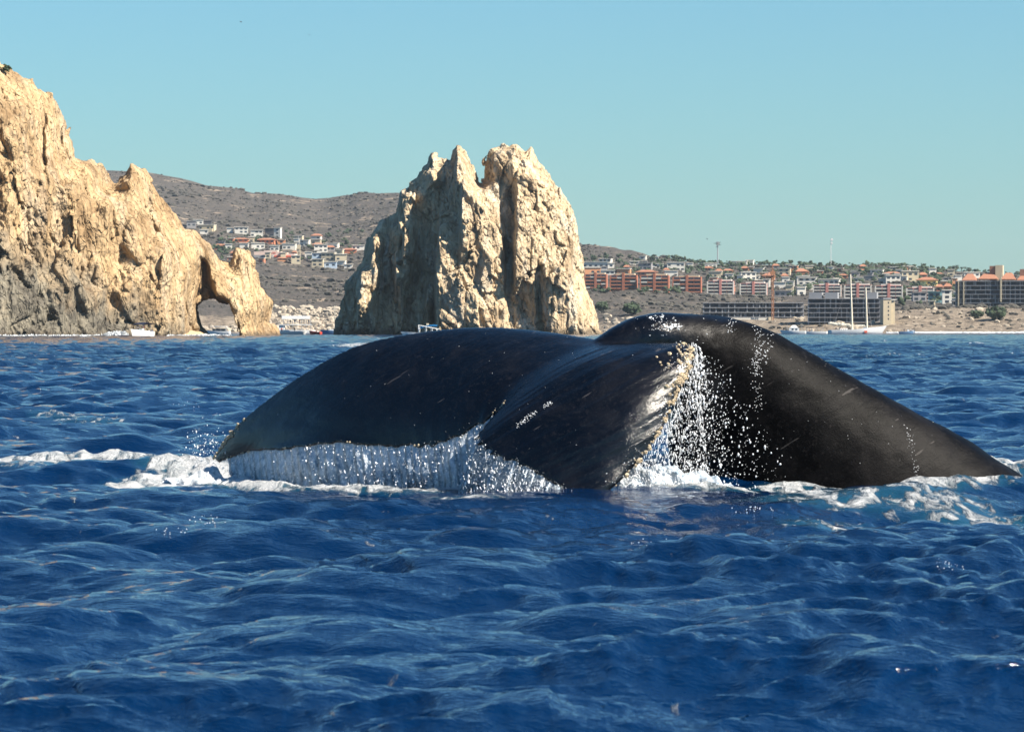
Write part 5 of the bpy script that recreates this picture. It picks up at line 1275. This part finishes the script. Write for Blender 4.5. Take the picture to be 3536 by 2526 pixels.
# right-hand group
b = boat('cruiser', 2742, 1153, 1700, math.radians(176), 'small white cabin cruiser beside the whale back')
obj('hull', hull_mesh(m_hw, 10.5, 3.2, 1.3, .4, .4), b); box('cabin', m_hw, b, -2.2, 2.2, -1.3, 1.3, 1.1, 2.6); obj('cabin_roof', hip_mesh(m_hw), b, loc=(0, 0, 2.6), scale=(3.4, 2.8, 1.2))
for x in (-1.4, .2): box('window', m_glass, b, x, x + .8, -1.36, -1.2, 1.7, 2.3)
for x in (-1.4, .2): box('window', m_glass, b, x, x + .8, 1.2, 1.36, 1.7, 2.3)
for x in (3.0, -3.4): rod('antenna', m_steel, b, (x, 0, 1.0), (x, 0, 4.2), .06)
b = boat('excursion_boat', 2812, 1153, 1720, math.radians(180), 'low excursion boat with dark flat canopy and a row of passengers')
obj('hull', hull_mesh(m_hw, 11.5, 2.8, 1.1, .2, .4), b); box('canopy', m_can, b, -4.0, 3.6, -1.4, 1.4, 2.75, 2.9)
for x in (-3.8, -1.2, 1.2, 3.4):
    for y in (-1.2, 1.2): rod('post', m_steel, b, (x, y, .8), (x, y, 2.78), .06)
for i, (x, s) in enumerate([(3.4, 'pink'), (2.2, 'red'), (1.0, 'white'), (-.2, 'pink'), (-1.5, 'yellow'), (-2.8, 'white')]): person(b, x, .7, .25, s, 'person in %s, %s from the left aboard the excursion boat' % (s, ORD[i]), 3.1)
b = boat('schooner', 2952, 1153, 1790, 0.0, 'white two-masted sailing ship with sails furled before the unfinished hotel', 'ship'); k = 1790 / F
obj('hull', hull_mesh(m_hw, 184 * k, 5.4, 1.75, 1.15, .8), b)
rod('mast', m_wood, b, (-9 * k, 0, 1.0), (-16 * k, 0, 205 * k), .52, 8, .36); rod('mast', m_wood, b, (42 * k, 0, 1.2), (37 * k, 0, 160 * k), .48, 8, .34)
rod('boom', m_wood, b, (-12 * k, 0, 26 * k), (-92 * k, 0, 34 * k), .28); rod('boom', m_wood, b, (36 * k, 0, 26 * k), (-6 * k, 0, 28 * k), .25); rod('bowsprit', m_wood, b, (86 * k, 0, 22 * k), (118 * k, 0, 30 * k), .26, 6, .14)
g3 = np.random.default_rng(4); u = np.linspace(0, 1, 40)
obj('furled_sail', clumps('furled_sail', np.stack([(-14 - 74 * u) * k, 0 * u, (28.5 + 7 * u) * k + .35 * np.sin(u * 9) ** 2], 1), np.full(40, .6), .75, m_sail, .25, 5), b)
obj('furled_sail', clumps('furled_sail', np.stack([(32 - 34 * u[:24]) * k, 0 * u[:24], np.full(24, 28.5 * k)], 1), np.full(24, .42), .7, m_sail, .25, 6), b)
box('deckhouse', m_hw, b, -52 * k, -26 * k, -1.3, 1.3, 1.4, 2.6); box('hatch', m_bcan, b, 30 * k, 38 * k, -.8, .8, 1.9, 2.7); box('name_board', m_red, b, 31 * k, 41 * k, -2.72, -2.4, .5, 1.4)
for x, z in ((-80, 1), (60, 1.6)): rod('stay', m_steel, b, (x * k, 0, z), ((-16 if x < 0 else 37) * k, 0, (200 if x < 0 else 156) * k), .05, 4)
for i, (x, s) in enumerate([(-66, 'dark'), (-60, 'white'), (-48, 'pink'), (-40, 'white'), (-33, 'white'), (-22, 'dark'), (2, 'white')]): person(b, x * k, -1.9, 1.35, s, 'person in %s, %s from the stern aboard the sailing ship' % (s, ORD[i]), 0.3 * i)
b = boat('motor_boat', 3130, 1153, 1750, math.radians(2), 'dark small motor boat with two people right of the sailing ship')
obj('hull', hull_mesh(m_hb, 6.6, 2.2, 1.0, .4, .3), b); box('console', m_hw, b, .4, 1.2, -.5, .5, .7, 1.9); box('outboard_motor', m_hw, b, 2.6, 3.3, -.3, .3, .5, 1.7); person(b, -1, 0, .6, 'dark', 'person in dark clothes in the bow half of the small dark motor boat'); person(b, 1.9, 0, .6, 'white', 'person in white by the console of the small dark motor boat')

# ------------------------------------------------------------------ birds
m_bird = plain('bird_plumage', (0.035, 0.035, 0.04), 0.8, 0.2, 3)
def bird_mesh():
    bm = bmesh.new(); n = 8; rings = []
    for x, r in ((-.55, .01), (-.35, .06), (0, .11), (.3, .09), (.42, .06), (.55, .012)):
        rings.append([bm.verts.new((x, r * math.cos(a), r * math.sin(a))) for a in [i * 2 * math.pi / n for i in range(n)]])
    for a, b in zip(rings[:-1], rings[1:]):
        for i in range(n): bm.faces.new((a[i], a[(i + 1) % n], b[(i + 1) % n], b[i]))
    for s in (-1, 1):
        top = [bm.verts.new(p) for p in ((.22, s * .06, .05), (-.12, s * .06, .04), (.30, s * .62, .26), (-.02, s * .60, .25), (-.10, s * 1.15, .16))]
        low = [bm.verts.new(v.co - Vector((0, 0, .03))) for v in top]
        for q in ((0, 2, 3, 1), (2, 4, 3)):
            bm.faces.new([top[i] for i in q]); bm.faces.new([low[i] for i in q[::-1]])
        for i, j in ((0, 2), (2, 4), (4, 3), (3, 1), (1, 0)): bm.faces.new((top[i], low[i], low[j], top[j]))
    bmesh.ops.recalc_face_normals(bm, faces=bm.faces)
    me = bpy.data.meshes.new('bird'); bm.to_mesh(me); bm.free(); me.materials.append(m_bird); return me
BIRD = bird_mesh()
for px, py, Y, s, rz, ry, lab in ((832, 77, 600, .75, .5, 0.1, 'dark bird gliding in the sky, leftmost and highest'), (1069, 122, 600, .6, 1.1, 0, 'dark bird in the sky above the gap between cliff and stack'), (848, 132, 900, .55, .8, 0, 'tiny faint bird below the leftmost bird'), (2441, 825, 900, .9, .2, .6, 'bird flying just left of the palm shaped antenna')):
    o = obj('bird', BIRD, loc=at(px, py, Y), rot=(0.15, ry, rz), scale=(s * .55, s * .55, s * .55)); tag(o, lab, 'bird', 'birds in the sky')

# ------------------------------------------------------------------ water beads on the whale's back, and white beads as its highlight
from mathutils.bvhtree import BVHTree
bt = BVHTree.FromPolygons([v.co + whale.location for v in tail_me.vertices], [p.vertices[:] for p in tail_me.polygons])
def on_skin(px, py):
    d = (at(px, py, 30) - cam.location).normalized(); h = bt.ray_cast(cam.location, d)
    return h[0]
gb = np.random.default_rng(31); BP, BR_ = [], []
def beads(n, fx, r):
    for i in range(n):
        q = on_skin(*fx())
        if q is not None: BP.append(q); BR_.append(r * gb.uniform(.5, 1.4))
def line(pts, wob):
    def f():
        i = gb.integers(0, len(pts) - 1); t = gb.uniform(); a, b_ = np.array(pts[i]), np.array(pts[i + 1]); return tuple(a + (b_ - a) * t + gb.normal(0, wob, 2))
    return f
beads(50, lambda: (gb.normal(2300, 60), gb.normal(1122, 20)), .004)  # white bead clusters over the hump stand in for its sun highlight
beads(45, lambda: (gb.normal(2320, 17), gb.normal(1126, 7)), .0075)
beads(14, lambda: (gb.normal(2250, 7), gb.normal(1097, 4)), .006); beads(12, lambda: (gb.normal(2282, 7), gb.normal(1092, 3)), .006)
beads(80, line([(2612, 1130), (2618, 1200), (2600, 1270)], 9), .0042); beads(80, line([(2655, 1140), (2650, 1210), (2620, 1270), (2600, 1300)], 9), .0042)
beads(40, line([(2600, 1300), (2620, 1370), (2610, 1410)], 12), .0035); beads(24, line([(2520, 1110), (2528, 1140)], 9), .0045)
beads(60, line([(3130, 1470), (3150, 1540), (3165, 1620), (3155, 1680)], 5), .0035); beads(90, lambda: (gb.uniform(2100, 3300), gb.uniform(1080, 1600)), .0028)
beads(60, line([(1785, 1470), (1850, 1420)], 5), .004); beads(26, line([(1880, 1405), (1905, 1390)], 4), .004); beads(60, lambda: (gb.uniform(900, 2000), gb.uniform(1150, 1550)), .0022)
beads(240, line([(2330, 1200), (2385, 1230), (2370, 1290), (2320, 1400), (2280, 1500), (2200, 1610), (2110, 1690)], 22), .0042)
tag(obj('beads_and_glints', drops('beads_and_glints', np.array(BP), np.array(BR_), 0.7)), 'water beads and trickles on the whale skin, white beads imitating the hump highlight', 'water beads', kind='stuff')

# bubbles on steep wave faces, and white beads that stand in for sun sparkle
Vs = V_SEA.reshape(-1, 3); vpx = 1768 + Vs[:, 0] / np.maximum(Vs[:, 1], .1) * F; vpy = HZ - (Vs[:, 2] - EYE) / np.maximum(Vs[:, 1], .1) * F
GP = []
for cx, cyp, rx, ry, n in ((640, 1400, 55, 16, 60), (600, 1835, 55, 14, 60), (720, 1790, 70, 22, 50), (3280, 1945, 50, 26, 70), (190, 1345, 70, 10, 40), (2260, 1880, 110, 20, 45), (2600, 1760, 90, 10, 20), (760, 1430, 30, 8, 14)):
    near_ = np.nonzero((((vpx - cx) / rx) ** 2 + ((vpy - cyp) / ry) ** 2 < 1) & (Vs[:, 1] > 8) & (Vs[:, 1] < 90))[0]
    if len(near_): GP.append(Vs[gb.choice(near_, min(n, len(near_)), replace=False)] + gb.normal(0, .006, (min(n, len(near_)), 3)))
GP = np.concatenate(GP)
tag(obj('bubbles_and_glints', drops('bubbles_and_glints', GP, gb.uniform(.0015, .0042, len(GP)) * np.clip(GP[:, 1] / 22, .7, 2), 0.8)), 'bubbles and white beads imitating sun sparkle on steep little wave faces', 'bubbles', kind='stuff')

# ------------------------------------------------------------------ sea air
m_haze = bpy.data.materials.new('sea_haze'); m_haze.use_nodes = True
N, L = m_haze.node_tree.nodes, m_haze.node_tree.links
N.remove(N['Principled BSDF'])
pv = N.new('ShaderNodeVolumePrincipled'); pv.inputs['Color'].default_value = (0.74, 0.87, 1.0, 1); pv.inputs['Density'].default_value = 2.1e-5; pv.inputs['Anisotropy'].default_value = 0.25
L.new(pv.outputs[0], N['Material Output'].inputs['Volume'])
bm = bmesh.new(); bmesh.ops.create_cube(bm, size=1.0)
me = bpy.data.meshes.new('haze'); bm.to_mesh(me); bm.free(); me.materials.append(m_haze)
hz = obj('haze', me, loc=(0, 0, 130), scale=(24000, 24000, 300)); tag(hz, 'pale sea haze over the bay', 'haze', kind='stuff')
